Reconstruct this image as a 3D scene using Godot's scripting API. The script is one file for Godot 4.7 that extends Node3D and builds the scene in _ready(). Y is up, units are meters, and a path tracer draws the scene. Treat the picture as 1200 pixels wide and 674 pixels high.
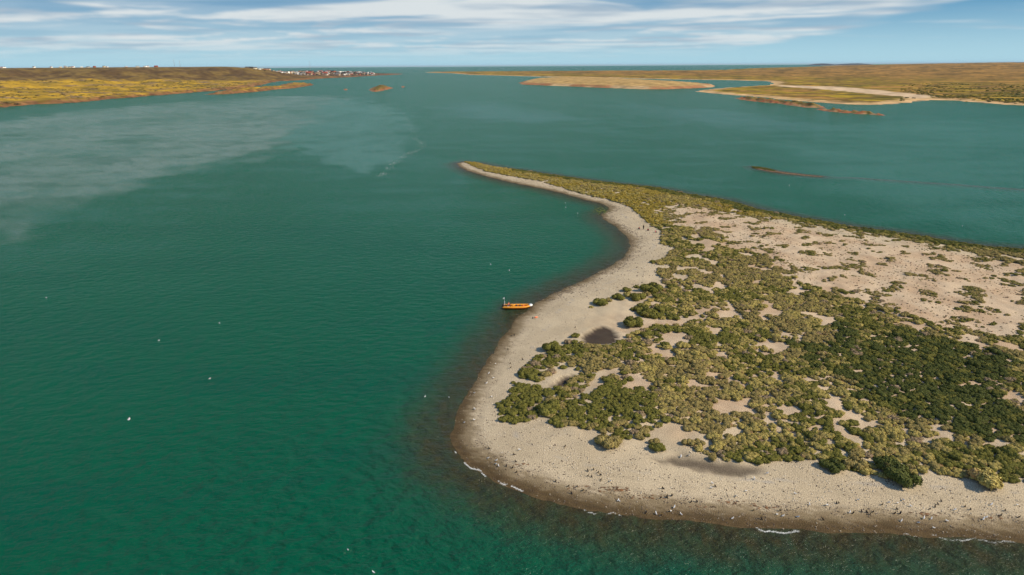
extends Node3D
# A drone's view over a shingle spit with shrubs, an estuary, far shores and a town. Metres, y up, sea level at y = 0.

var rng := RandomNumberGenerator.new()
var taken := {}
var noise_a := FastNoiseLite.new()
var noise_b := FastNoiseLite.new()

func _ready() -> void:
	rng.seed = 11
	set_up_noise()
	set_up_camera()
	set_up_sky()
	set_up_sun()
	build_island()
	build_water()
	build_far_land()
	build_shrubs()
	build_beach_litter()
	build_boat()
	build_people()
	build_birds()
	build_town()
	build_town_trees()

func set_up_camera() -> void:
	var cam := Camera3D.new()
	cam.name = "camera"
	cam.fov = 46.0
	cam.near = 0.5
	cam.far = 80000.0
	cam.position = Vector3(0, 60, 0)
	cam.basis = Basis(Vector3.RIGHT, deg_to_rad(-18.1786)) * Basis(Vector3.BACK, deg_to_rad(-0.35))
	add_child(cam)

func set_up_sun() -> void:
	var sun := DirectionalLight3D.new()
	sun.name = "sun"
	sun.light_energy = 1.55
	sun.light_color = Color(1.0, 0.945, 0.86)
	sun.light_angular_distance = 0.53
	sun.shadow_enabled = true
	add_child(sun)
	sun.look_at_from_position(Vector3(0.74, 0.62, 0.22), Vector3.ZERO)

func set_up_sky() -> void:
	var env := Environment.new()
	env.background_mode = Environment.BG_SKY
	env.tonemap_mode = Environment.TONE_MAPPER_LINEAR
	env.tonemap_exposure = 1.28
	env.background_energy_multiplier = 0.9
	env.sdfgi_enabled = true
	env.ssao_enabled = true
	env.ssil_enabled = true
	env.fog_enabled = true
	env.fog_density = 0.000009
	env.fog_light_color = Color(0.62, 0.74, 0.84)
	env.volumetric_fog_enabled = true
	env.volumetric_fog_density = 0.0
	var pano := PanoramaSkyMaterial.new()
	pano.panorama = ImageTexture.create_from_image(sky_picture())
	var sky := Sky.new()
	sky.sky_material = pano
	env.sky = sky
	var we := WorldEnvironment.new()
	we.name = "environment"
	we.environment = env
	add_child(we)

func set_up_noise() -> void:
	noise_a.seed = 3
	noise_a.noise_type = FastNoiseLite.TYPE_SIMPLEX
	noise_a.frequency = 1.0
	noise_a.fractal_type = FastNoiseLite.FRACTAL_FBM
	noise_a.fractal_octaves = 4
	noise_b.seed = 91
	noise_b.noise_type = FastNoiseLite.TYPE_SIMPLEX
	noise_b.frequency = 1.0
	noise_b.fractal_type = FastNoiseLite.FRACTAL_NONE

# ---------------------------------------------------------------- the sky: clear air and one sheet of streaky high cloud
func air(y: float) -> Color:
	var low := Color(0.36, 0.57, 0.66)
	var mid := Color(0.06, 0.235, 0.43)
	var top := Color(0.035, 0.16, 0.46)
	var c := low.lerp(mid, smoothstep(0.0, 0.10, y))
	return c.lerp(top, smoothstep(0.08, 0.8, y))

func sky_at(az: float, el: float) -> Color:
	var y := sin(el)
	var c := air(y)
	var d := 1.0 / (y + 0.03)
	var px := -sin(az) * cos(el) * d
	var pz := -cos(az) * cos(el) * d
	# the sheet lies over one side of the bay; its ragged edge runs out towards the horizon
	var edge := 5.5 + 0.045 * absf(pz) + 0.9 * noise_a.get_noise_2d(px * 0.05 + 9.0, pz * 0.11) + 0.35 * noise_a.get_noise_2d(px * 0.5, pz * 0.35)
	var cover := smoothstep(0.0, 0.7, edge - px)
	var streak := noise_a.get_noise_2d(px * 0.34 + 31.0 + 0.9 * noise_b.get_noise_2d(px * 0.12, pz * 0.12), pz * 0.5 + 0.16 * px + 0.5 * noise_b.get_noise_2d(px * 0.2 + 4.0, pz * 0.2)) * 0.5 + 0.5
	var broad := noise_b.get_noise_2d(px * 0.09 + 5.0, pz * 0.16 + 2.0) * 0.5 + 0.5
	var wisp := smoothstep(0.62, 0.95, noise_a.get_noise_2d(px * 0.14 - 11.0, pz * 0.5) * 0.5 + 0.5) * 0.35
	var a := cover * clampf(0.28 + 0.75 * smoothstep(0.32, 0.62, streak * 0.6 + broad * 0.4), 0.0, 1.0)
	a = maxf(a, wisp)
	a *= smoothstep(0.0, 0.04, y) * lerpf(0.93, 0.4, smoothstep(0.1, 0.45, y))      # seen steeply, the thin sheet hides less
	var thick := noise_a.get_noise_2d(px * 0.25 + 50.0, pz * 0.4 + 3.0) * 0.5 + 0.5
	var cloud := Color(0.64, 0.68, 0.69).lerp(Color(0.30, 0.40, 0.50), smoothstep(0.35, 0.8, thick) * 0.85)
	return c.lerp(cloud, a)

func sky_picture() -> Image:
	var full := Image.create(4096, 2048, false, Image.FORMAT_RGBF)
	full.fill(Color(0.30, 0.38, 0.42))
	# high sky, smooth enough for a coarser picture
	var high := Image.create(1024, 450, false, Image.FORMAT_RGBF)
	for j in 450:
		var el := (1.0 - (j + 0.5) / 450.0 * (900.0 / 1024.0)) * PI / 2
		for i in 1024:
			high.set_pixel(i, j, sky_at(((i + 0.5) / 1024.0 - 0.5) * TAU, el))
	high.resize(4096, 900, Image.INTERPOLATE_CUBIC)
	full.blit_rect(high, Rect2i(0, 0, 4096, 900), Vector2i(0, 0))
	# the band above the horizon in full detail
	var band := Image.create(2048, 128, false, Image.FORMAT_RGBF)
	for j in 128:
		var el := (1.0 - (896.0 + j + 0.5) / 1024.0) * PI / 2
		for i in 2048:
			band.set_pixel(i, j, sky_at(((i + 0.5) / 2048.0 - 0.5) * TAU, el))
	band.resize(4096, 128, Image.INTERPOLATE_CUBIC)
	full.blit_rect(band, Rect2i(0, 0, 4096, 128), Vector2i(0, 896))
	return full

# ---------------------------------------------------------------- helpers
func numbered(called: String) -> String:
	var n: int = taken.get(called, 0)
	taken[called] = n + 1
	return called if n == 0 else "%s_%03d" % [called, n]

func tag(o: Node, label: String, category: String, group := "", kind := "") -> void:
	if label: o.set_meta("label", label)
	if category: o.set_meta("category", category)
	if group: o.set_meta("group", group)
	if kind: o.set_meta("kind", kind)

func add_mesh(called: String, mesh: Mesh, mat: Material, parent: Node = self) -> MeshInstance3D:
	var o := MeshInstance3D.new()
	o.name = numbered(called) if parent == self else called
	o.mesh = mesh
	if mat: o.material_override = mat
	parent.add_child(o, true)
	return o

func base(called: String, at := Vector3.ZERO, turn := 0.0) -> Node3D:
	var o := Node3D.new()
	o.name = numbered(called)
	o.position = at
	o.rotation.y = turn
	add_child(o)
	return o

func paint(c: Color, rough := 0.8, spec := 0.3) -> StandardMaterial3D:
	var m := StandardMaterial3D.new()
	m.albedo_color = c.linear_to_srgb()
	m.roughness = rough
	m.metallic_specular = spec
	return m

func speckle(low: float, seed_: int, freq: float, size := 512, octaves := 4) -> NoiseTexture2D:
	var n := FastNoiseLite.new()
	n.seed = seed_
	n.frequency = freq
	n.fractal_octaves = octaves
	var t := NoiseTexture2D.new()
	t.width = size
	t.height = size
	t.seamless = true
	t.noise = n
	var g := Gradient.new()
	g.set_color(0, Color(low, low, low))
	g.set_color(1, Color(1, 1, 1))
	t.color_ramp = g
	return t

func ground_material(low: float, tile: float, seed_: int, freq: float, relief: float) -> StandardMaterial3D:
	var m := StandardMaterial3D.new()
	m.vertex_color_use_as_albedo = true
	m.albedo_texture = speckle(low, seed_, freq)
	m.roughness = 0.95
	m.metallic_specular = 0.165
	m.uv1_triplanar = true
	m.uv1_world_triplanar = true
	m.uv1_scale = Vector3(1.0 / tile, 1.0 / tile, 1.0 / tile)
	if relief > 0.0:
		m.heightmap_enabled = true
		m.heightmap_texture = m.albedo_texture
		m.heightmap_scale = relief
	return m

func seg_dist(p: Vector2, poly: PackedVector2Array) -> float:
	var best := 1e18
	var n := poly.size()
	for i in n:
		var a := poly[i]
		var ab := poly[(i + 1) % n] - a
		var ap := p - a
		var t := clampf(ap.dot(ab) / ab.length_squared(), 0.0, 1.0)
		best = minf(best, (ap - ab * t).length_squared())
	return sqrt(best)

func signed_dist(p: Vector2, poly: PackedVector2Array) -> float:
	var d := seg_dist(p, poly)
	return d if Geometry2D.is_point_in_polygon(p, poly) else -d

func grid_mesh(v: PackedVector3Array, c: PackedColorArray, cols: int, rows: int, keep: PackedByteArray) -> ArrayMesh:
	# rows run away from the viewer's side, columns to the right; a quad is kept where one of its corners is
	var idx := PackedInt32Array()
	var nrm := PackedVector3Array()
	nrm.resize(v.size())
	for j in rows:
		for i in cols:
			var k := j * cols + i
			var dx := v[j * cols + mini(i + 1, cols - 1)] - v[j * cols + maxi(i - 1, 0)]
			var dz := v[mini(j + 1, rows - 1) * cols + i] - v[maxi(j - 1, 0) * cols + i]
			var nn := dx.cross(dz)
			nrm[k] = (nn if nn.y > 0 else -nn).normalized()
	for j in rows - 1:
		for i in cols - 1:
			var k := j * cols + i
			if keep.size() and not (keep[k] or keep[k + 1] or keep[k + cols] or keep[k + cols + 1]):
				continue
			idx.append_array(PackedInt32Array([k, k + cols, k + 1, k + 1, k + cols, k + cols + 1]))
	var arrays := []
	arrays.resize(Mesh.ARRAY_MAX)
	arrays[Mesh.ARRAY_VERTEX] = v
	arrays[Mesh.ARRAY_NORMAL] = nrm
	arrays[Mesh.ARRAY_COLOR] = c
	arrays[Mesh.ARRAY_INDEX] = idx
	var m := ArrayMesh.new()
	m.add_surface_from_arrays(Mesh.PRIMITIVE_TRIANGLES, arrays)
	return m

# ---------------------------------------------------------------- the water
func build_water() -> void:
	var bed := PlaneMesh.new()
	bed.size = Vector2(70000, 70000)
	var b := add_mesh("sea_bed", bed, paint(Color(0.05, 0.055, 0.04), 1.0, 0.1))
	b.position.y = -9.0
	tag(b, "dark muddy bed under the estuary water", "sea bed", "", "structure")
	# the murky water itself: light is scattered and swallowed along its depth
	var fog := FogVolume.new()
	fog.name = "murky_water"
	fog.size = Vector3(66000, 8.9, 66000)
	fog.position = Vector3(0, -4.47, 0)
	var fm := FogMaterial.new()
	fm.density = 0.5
	fm.albedo = Color(0.012, 0.39, 0.165).linear_to_srgb()
	fog.material = fm
	add_child(fog)
	tag(fog, "murky green water of the estuary", "water", "", "structure")
	# its surface, ruffled by wind, with large paler patches set in the vertex colours
	var angles := PackedFloat32Array()
	for i in 301: angles.append(lerpf(-48.0, 48.0, i / 300.0))
	for i in range(1, 45): angles.append(48.0 + i * 6.0)
	angles.append(312.0)
	var radii := PackedFloat32Array([2.0, 25.0])
	var r := 45.0
	while r < 29000.0:
		radii.append(r)
		r *= 1.019
	radii.append(29000.0)
	var cols := angles.size()
	var rows := radii.size()
	var v := PackedVector3Array()
	var c := PackedColorArray()
	for j in rows:
		for i in cols:
			var a := deg_to_rad(angles[i])
			var p := Vector2(sin(a), -cos(a)) * radii[j]
			v.append(Vector3(p.x, 0, p.y))
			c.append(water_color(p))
	var m := StandardMaterial3D.new()
	m.resource_name = "estuary water"
	m.vertex_color_use_as_albedo = true
	m.albedo_color = Color(1, 1, 1, 0.5)
	m.transparency = BaseMaterial3D.TRANSPARENCY_ALPHA
	m.roughness = 0.16
	m.metallic_specular = 0.165
	m.normal_enabled = true
	var n := FastNoiseLite.new()
	n.seed = 5
	n.frequency = 0.012
	n.fractal_octaves = 6
	n.fractal_gain = 0.62
	n.domain_warp_enabled = true
	n.domain_warp_amplitude = 12.0
	n.domain_warp_frequency = 0.01
	var t := NoiseTexture2D.new()
	t.width = 1024
	t.height = 1024
	t.seamless = true
	t.as_normal_map = true
	t.bump_strength = 7.0
	t.noise = n
	m.normal_texture = t
	m.normal_scale = 3.0
	m.uv1_triplanar = true
	m.uv1_world_triplanar = true
	m.uv1_scale = Vector3(1.0 / 64.0, 1.0 / 50.0, 1.0 / 34.0)
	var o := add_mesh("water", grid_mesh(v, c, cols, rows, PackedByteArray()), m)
	tag(o, "green estuary water ruffled by the wind", "water", "", "structure")

func water_color(p: Vector2) -> Color:
	var d := p.length()
	var c := Color(0.002, 0.088, 0.049)
	var w := p + Vector2(noise_a.get_noise_2d(p.x * 0.02, p.y * 0.012), noise_a.get_noise_2d(p.x * 0.02 + 40.0, p.y * 0.012)) * (4.0 + d * 0.035)
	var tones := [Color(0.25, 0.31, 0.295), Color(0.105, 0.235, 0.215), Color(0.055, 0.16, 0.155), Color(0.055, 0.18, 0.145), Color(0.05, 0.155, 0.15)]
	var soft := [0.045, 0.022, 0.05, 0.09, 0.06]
	for k in PALE_PATCHES.size():
		var sd := signed_dist(w, PALE_PATCHES[k]) / d
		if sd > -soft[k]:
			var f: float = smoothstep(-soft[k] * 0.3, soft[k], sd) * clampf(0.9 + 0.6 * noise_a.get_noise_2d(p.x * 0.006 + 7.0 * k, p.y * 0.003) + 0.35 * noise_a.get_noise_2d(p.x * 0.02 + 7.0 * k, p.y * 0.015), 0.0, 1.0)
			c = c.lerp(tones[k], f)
	# long streaks that make the colour paler or darker, the paler ones farther out
	var row := noise_a.get_noise_2d(p.x * 0.006 + p.y * 0.002, p.y * 0.03) + 0.6 * noise_a.get_noise_2d(p.x * 0.03, p.y * 0.11)
	c = c.lerp(Color(0.05, 0.16, 0.15), clampf(row * 0.9, 0.0, 0.5) * smoothstep(150.0, 380.0, d))
	c = c.lerp(Color(0.001, 0.066, 0.05), clampf(-row * 0.9, 0.0, 0.5))
	# brown murk and bed showing through the shallows, painted into the surface colour
	if d < 460.0 and p.x > -45.0:
		var s := -shore(p) + 2.2 * noise_a.get_noise_2d(p.x * 0.16, p.y * 0.16)
		if s < 13.0: c = c.lerp(Color(0.045, 0.041, 0.018), smoothstep(12.5, 3.0, s) * clampf(0.8 + 0.4 * noise_a.get_noise_2d(p.x * 0.3, p.y * 0.3), 0.0, 1.0))
	return c

# ---------------------------------------------------------------- the spit
const GX0 := -60.0
const GZ0 := -470.0
const GC := 2.5
const GW := 146
const GH := 172
var shore_field := PackedFloat32Array()

func fill_shore_field() -> void:
	shore_field.resize(GW * GH)
	for j in GH:
		for i in GW:
			shore_field[j * GW + i] = signed_dist(Vector2(GX0 + i * GC, GZ0 + j * GC), SHORE)

func shore(p: Vector2) -> float:
	var fx := clampf((p.x - GX0) / GC, 0.0, GW - 1.01)
	var fz := clampf((p.y - GZ0) / GC, 0.0, GH - 1.01)
	var i := int(fx)
	var j := int(fz)
	fx -= i
	fz -= j
	var k := j * GW + i
	return lerpf(lerpf(shore_field[k], shore_field[k + 1], fx), lerpf(shore_field[k + GW], shore_field[k + GW + 1], fx), fz)

func island_height(p: Vector2) -> float:
	var s := shore(p) + 0.35 * noise_b.get_noise_2d(p.x * 0.11, p.y * 0.11)
	if s < 0.0:
		return s * 0.045 if s > -8.0 else (-0.36 + (s + 8.0) * 0.11 if s > -14.0 else -1.02 + (s + 14.0) * 0.35)
	var h := s * 0.11 if s < 7.0 else 0.77 + 1.2 * (1.0 - exp(-(s - 7.0) * 0.07))
	var inland := smoothstep(8.0, 20.0, s)
	h += inland * (0.45 * noise_a.get_noise_2d(p.x * 0.035, p.y * 0.035) + 0.12 * noise_b.get_noise_2d(p.x * 0.21, p.y * 0.21))
	h += 0.03 * noise_a.get_noise_2d(p.x * 0.6, p.y * 0.6)
	var m := mud(p)
	return h - 0.45 * m

func mud(p: Vector2) -> float:
	var q := p + Vector2(noise_b.get_noise_2d(p.x * 0.3, p.y * 0.3), noise_b.get_noise_2d(p.x * 0.3 + 9.0, p.y * 0.3)) * 0.5
	for k in 3:
		var poly: PackedVector2Array = MUDS[k]
		if q.distance_squared_to(poly[0]) < 1600.0:
			var d := signed_dist(q, poly)
			if d > -1.2: return smoothstep(-0.45, 0.45, d) if k < 2 else 0.8 * smoothstep(-0.7, 1.3, d)
	return 0.0

func wet_width(p: Vector2) -> float:
	var w := 3.5 if p.y > -95.0 else lerpf(3.5, 2.2, smoothstep(95.0, 125.0, -p.y))
	w = lerpf(w, 1.7, smoothstep(150.0, 230.0, -p.y))
	return w + 0.7 * noise_a.get_noise_2d(p.x * 0.12, p.y * 0.12)

func island_color(p: Vector2) -> Color:
	var s := shore(p) + 0.35 * noise_b.get_noise_2d(p.x * 0.11, p.y * 0.11)
	var n := noise_a.get_noise_2d(p.x * 0.05, p.y * 0.05)
	var fine := noise_a.get_noise_2d(p.x * 0.9, p.y * 0.9)
	var shingle := Color(0.90, 0.73, 0.485).lerp(Color(0.77, 0.62, 0.405), clampf(0.5 + n + 0.4 * fine, 0.0, 1.0))
	var sand := Color(0.95, 0.73, 0.485).lerp(Color(0.79, 0.56, 0.35), clampf(0.45 + 1.1 * n + 0.5 * fine, 0.0, 1.0))
	var c := shingle.lerp(sand, smoothstep(16.0, 34.0, s + 6.0 * n))
	# wrack lines: bands of grit left by the tides
	var band := s + 0.8 * noise_a.get_noise_2d(p.x * 0.08 + 20.0, p.y * 0.08)
	var ww := wet_width(p)
	var grit := smoothstep(0.7, 0.0, absf(band - ww - 1.6)) * 0.35 + smoothstep(0.5, 0.0, absf(band - ww - 4.2)) * 0.25
	c = c.lerp(Color(0.24, 0.19, 0.13), grit * clampf(0.5 + fine * 1.6, 0.0, 1.0))
	c = c.lerp(Color(0.60, 0.55, 0.47), smoothstep(0.45, 0.0, absf(band - ww - 6.5)) * clampf(0.2 + 1.2 * noise_a.get_noise_2d(p.x * 0.1, p.y * 0.1 + 80.0), 0.0, 0.8))
	# sand still wet from the last waves
	var grain := noise_b.get_noise_2d(p.x * 1.9, p.y * 1.9)
	var damp := smoothstep(ww + 1.6, ww - 0.2, s + 0.9 * fine + 0.5 * grain)
	c = c.lerp(Color(0.31, 0.225, 0.12), damp * 0.8)
	var wet := smoothstep(ww - 0.3, ww - 2.2, s + 0.8 * fine + 0.5 * grain)
	c = c.lerp(Color(0.205, 0.14, 0.068).lerp(Color(0.13, 0.09, 0.046), clampf(0.5 + fine + 0.4 * grain, 0.0, 1.0)), wet)
	c = c.lerp(Color(0.115, 0.08, 0.05), smoothstep(0.0, -2.0, s))
	c = c.lerp(Color(0.075, 0.054, 0.043), mud(p) * 0.95)
	return c

func build_island() -> void:
	fill_shore_field()
	var zs := PackedFloat32Array()
	var z := -56.0
	while z > -468.0:
		zs.append(z)
		z -= clampf(absf(z) * 0.0058, 0.5, 2.0)
	var cols := 470
	var v := PackedVector3Array()
	var c := PackedColorArray()
	var keep := PackedByteArray()
	for j in zs.size():
		for i in cols:
			var x := -58.0 + i * 0.77
			var p := Vector2(x, zs[j])
			var k := shore(p) > -24.0
			keep.append(1 if k else 0)
			if k:
				v.append(Vector3(x, island_height(p), zs[j]))
				c.append(island_color(p))
			else:
				v.append(Vector3(x, -9.2, zs[j]))
				c.append(Color.BLACK)
	var m := ground_material(0.42, 13.0, 21, 0.13, 7.0)
	var o := add_mesh("shingle_spit", grid_mesh(v, c, cols, zs.size(), keep), m)
	tag(o, "pale shingle and sand spit reaching into the estuary", "beach", "", "structure")

# ---------------------------------------------------------------- far shores
func low_hills(p: Vector2, s: float) -> float:
	return smoothstep(20.0, 500.0, s) * (9.0 + 16.0 * noise_a.get_noise_2d(p.x * 0.0016, p.y * 0.0016)) + smoothstep(0.0, 80.0, s) * 3.0 * noise_a.get_noise_2d(p.x * 0.011, p.y * 0.011)

func left_height(p: Vector2, s: float) -> float:
	if s < 0.0: return maxf(s * 0.1, -6.0)
	var bank := 5.0 * smoothstep(0.0, 26.0 + 14.0 * noise_b.get_noise_2d(p.x * 0.01, p.y * 0.01), s)
	var h := bank + low_hills(p, s)
	if p.x > -1950.0 and p.y < -4200.0:
		h = bank * 0.5 + 14.0 * smoothstep(0.0, 500.0, s)
	var m := signed_dist(p, MESA)
	var rise := smoothstep(-430.0, 20.0, m + 90.0 * noise_a.get_noise_2d(p.x * 0.002, p.y * 0.002))
	return lerpf(h, 60.0 + 1.5 * noise_b.get_noise_2d(p.x * 0.002, p.y * 0.002), rise)

func left_color(p: Vector2, s: float, h: float) -> Color:
	var n := noise_a.get_noise_2d(p.x * 0.006, p.y * 0.006)
	var f := noise_a.get_noise_2d(p.x * 0.035 + 3.0, p.y * 0.035)
	var c := Color(0.58, 0.35, 0.035).lerp(Color(0.30, 0.20, 0.035), clampf(0.35 + 1.7 * n + 0.6 * f, 0.0, 1.0))
	c = c.lerp(Color(0.27, 0.18, 0.10), smoothstep(0.25, 0.5, noise_a.get_noise_2d(p.x * 0.004 + 60.0, p.y * 0.008)))
	var m := signed_dist(p, MESA)
	c = c.lerp(Color(0.14, 0.085, 0.035).lerp(Color(0.25, 0.16, 0.045), clampf(0.35 + 1.8 * n + 0.6 * f, 0.0, 1.0)), smoothstep(-760.0, -560.0, m + 200.0 * f))
	if h > 55.0: c = c.lerp(Color(0.22, 0.15, 0.06), 0.6)
	if p.x > -1950.0 and p.y < -4000.0: c = Color(0.15, 0.095, 0.06).lerp(Color(0.25, 0.16, 0.09), clampf(0.5 + 2.0 * n, 0.0, 1.0))
	var rock := Color(0.36, 0.18, 0.07).lerp(Color(0.16, 0.085, 0.04), clampf(0.5 + 1.5 * f, 0.0, 1.0))
	return c.lerp(rock, smoothstep(46.0, 16.0, s + 40.0 * f))

func right_height(p: Vector2, s: float) -> float:
	if s < 0.0: return maxf(s * 0.1, -6.0)
	var h := 2.2 * smoothstep(0.0, 40.0, s) + 0.55 * low_hills(p, s) * smoothstep(300.0, 1500.0, s) + 1.2 * smoothstep(0.0, 60.0, s) * noise_a.get_noise_2d(p.x * 0.012, p.y * 0.012)
	var m := signed_dist(p, RIGHT_HILLS)
	return h + 26.0 * smoothstep(-1500.0, 600.0, m) + 20.0 * smoothstep(200.0, 2600.0, m)

func right_color(p: Vector2, s: float, _h: float) -> Color:
	var n := noise_a.get_noise_2d(p.x * 0.003, p.y * 0.005)
	var f := noise_a.get_noise_2d(p.x * 0.03 + 3.0, p.y * 0.03)
	var c := Color(0.44, 0.24, 0.06).lerp(Color(0.19, 0.115, 0.03), clampf(0.42 + 1.9 * n + 1.0 * f, 0.0, 1.0))
	c = c.lerp(Color(0.50, 0.34, 0.03), smoothstep(0.0, 0.35, noise_a.get_noise_2d(p.x * 0.006 + 20.0, p.y * 0.012)) * smoothstep(900.0, 200.0, s))
	c = c.lerp(Color(0.155, 0.125, 0.022), smoothstep(0.05, 0.35, noise_a.get_noise_2d(p.x * 0.004 + 77.0, p.y * 0.014)) * smoothstep(1500.0, 200.0, s))
	var sf := signed_dist(p + Vector2(f, n) * 12.0, SAND_FLAT)
	c = c.lerp(Color(0.74, 0.54, 0.33), smoothstep(-12.0, 10.0, sf))
	return c.lerp(Color(0.72, 0.47, 0.22), smoothstep(44.0, 14.0, s + 14.0 * f))

func long_height(p: Vector2, s: float) -> float:
	if s < 0.0: return maxf(s * 0.1, -6.0)
	return 6.0 * smoothstep(0.0, 30.0, s) + 6.0 * smoothstep(20.0, 160.0, s) + noise_a.get_noise_2d(p.x * 0.01, p.y * 0.01)

func long_color(p: Vector2, s: float, _h: float) -> Color:
	var f := noise_a.get_noise_2d(p.x * 0.03 + 3.0, p.y * 0.03)
	var c := Color(0.64, 0.41, 0.15).lerp(Color(0.45, 0.30, 0.11), clampf(0.45 + 1.5 * f, 0.0, 1.0))
	return c.lerp(Color(0.46, 0.22, 0.10).lerp(Color(0.66, 0.45, 0.22), clampf(0.4 + 2.0 * noise_b.get_noise_2d(p.x * 0.006, p.y * 0.006), 0.0, 1.0)), smoothstep(45.0, 15.0, s + 25.0 * f))

func rock_height(p: Vector2, s: float) -> float:
	if s < 0.0: return maxf(s * 0.12, -6.0)
	return 4.2 * smoothstep(0.0, 22.0, s) + 3.6 * smoothstep(0.0, 8.0, s) * noise_a.get_noise_2d(p.x * 0.05, p.y * 0.05)

func rock_color(p: Vector2, s: float, _h: float) -> Color:
	var f := noise_a.get_noise_2d(p.x * 0.05 + 3.0, p.y * 0.05)
	var c := Color(0.46, 0.18, 0.08).lerp(Color(0.52, 0.35, 0.18), clampf(0.4 + 2.0 * f, 0.0, 1.0))
	return c.lerp(Color(0.20, 0.17, 0.03), smoothstep(6.0, 15.0, s + 9.0 * f) * 0.8)

func bar_height(p: Vector2, s: float) -> float:
	if s < 0.0: return maxf(s * 0.05, -3.0)
	return 0.06 * s + 0.06 * noise_a.get_noise_2d(p.x * 0.2, p.y * 0.2)

func drowned_height(p: Vector2, s: float) -> float:
	return -0.16 + clampf(s, -40.0, 1.5) * 0.06 + 0.08 * noise_a.get_noise_2d(p.x * 0.2, p.y * 0.2)

func bar_color(p: Vector2, s: float, _h: float) -> Color:
	var f := noise_a.get_noise_2d(p.x * 0.3 + 3.0, p.y * 0.3)
	return Color(0.33, 0.22, 0.13).lerp(Color(0.15, 0.09, 0.05), clampf(0.5 + 1.3 * f + smoothstep(1.5, 0.0, s), 0.0, 1.0))

func land(called: String, poly: PackedVector2Array, height: Callable, color: Callable, mat: Material, n_az: int, n_r: int, margin: float, limit_az := Vector2(-60, 60), limit_r := 21000.0) -> MeshInstance3D:
	# a sheet of ground whose facets grow with the distance from the bay
	var a0 := 9.0
	var a1 := -9.0
	var r0 := 1e9
	var r1 := 0.0
	for q in poly:
		var a := atan2(q.x, -q.y)
		a0 = minf(a0, a)
		a1 = maxf(a1, a)
		r0 = minf(r0, q.length())
		r1 = maxf(r1, q.length())
	for k in poly.size():
		r0 = minf(r0, Geometry2D.get_closest_point_to_segment(Vector2.ZERO, poly[k], poly[(k + 1) % poly.size()]).length())
	a0 = maxf(a0 - margin / r0, deg_to_rad(limit_az.x))
	a1 = minf(a1 + margin / r0, deg_to_rad(limit_az.y))
	r0 -= margin
	r1 = minf(r1 + margin, limit_r)
	var v := PackedVector3Array()
	var c := PackedColorArray()
	var keep := PackedByteArray()
	for j in n_r + 1:
		var r := r0 * pow(r1 / r0, float(j) / n_r)
		for i in n_az + 1:
			var a := lerpf(a0, a1, float(i) / n_az)
			var p := Vector2(sin(a), -cos(a)) * r
			var w := p + Vector2(noise_a.get_noise_2d(p.x * 0.02, p.y * 0.02), noise_a.get_noise_2d(p.x * 0.02 + 8.0, p.y * 0.02)) * margin * 0.25
			var s := signed_dist(w, poly)
			keep.append(1 if s > -margin else 0)
			var h: float = height.call(p, s)
			v.append(Vector3(p.x, h, p.y))
			c.append(color.call(p, s, h))
	return add_mesh(called, grid_mesh(v, c, n_az + 1, n_r + 1, keep), mat)

func build_far_land() -> void:
	var m := ground_material(0.66, 610.0, 33, 0.03, 0.0)
	tag(land("left_shore", LEFT_LAND, left_height, left_color, m, 230, 190, 60.0, Vector2(-58, 0)), "golden grass shore and dark plateau across the estuary", "shore", "", "structure")
	tag(land("left_point", LEFT_SPIT, rock_height, left_color, m, 90, 50, 25.0), "rocky golden point below the far town", "point", "", "structure")
	tag(land("right_shore", RIGHT_LAND, right_height, right_color, m, 260, 210, 50.0, Vector2(-10, 58)), "brown scrub plain with sandy margins beyond the estuary", "shore", "", "structure")
	tag(land("long_island", LONG_ISLAND, long_height, long_color, m, 120, 60, 35.0), "long low tan island with a reddish cliff end", "island", "", "structure")
	var rm := ground_material(0.5, 16.0, 35, 0.05, 0.0)
	var said := ["small rocky islet with green top below the far town", "tiny reddish rock awash near the rocky islet", "tiny rock awash in mid channel", "reddish rocky ledge lying off the sandy point", "low dark ledge trailing behind the reddish ledge", "narrow stony bar with green weed in the channel behind the spit", "drowned stony ridge trailing on from the narrow bar"]
	for k in SMALL_ISLANDS.size():
		var o: MeshInstance3D
		if k >= 5: o = land("stony_bar", SMALL_ISLANDS[k], bar_height if k == 5 else drowned_height, bar_color, rm, 110, 40, 6.0)
		else: o = land("rocky_islet", SMALL_ISLANDS[k], rock_height, rock_color, rm, 70, 40, 12.0)
		tag(o, said[k], "islet", "", "structure")
	# blue hills on the far horizon
	var hv := PackedVector3Array()
	var hc := PackedColorArray()
	for j in 13:
		for i in 61:
			var p := Vector2(lerpf(8300.0, 10600.0, i / 60.0), lerpf(-19600.0, -21400.0, j / 12.0))
			var h := 75.0 * exp(-pow((p.x - 8950.0) / 240.0, 2.0)) + 60.0 * exp(-pow((p.x - 9700.0) / 330.0, 2.0)) + 48.0 * exp(-pow((p.x - 10050.0) / 220.0, 2.0)) + 8.0 * noise_a.get_noise_2d(p.x * 0.004, p.y * 0.004)
			h *= 0.72
			h *= 1.0 - pow(absf(j - 6.0) / 6.0, 2.0)
			hv.append(Vector3(p.x, h - 4.0, p.y))
			hc.append(Color(0.10, 0.09, 0.08))
	tag(add_mesh("distant_hills", grid_mesh(hv, hc, 61, 13, PackedByteArray()), m), "small bluish hills on the far horizon", "hills", "", "structure")

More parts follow.
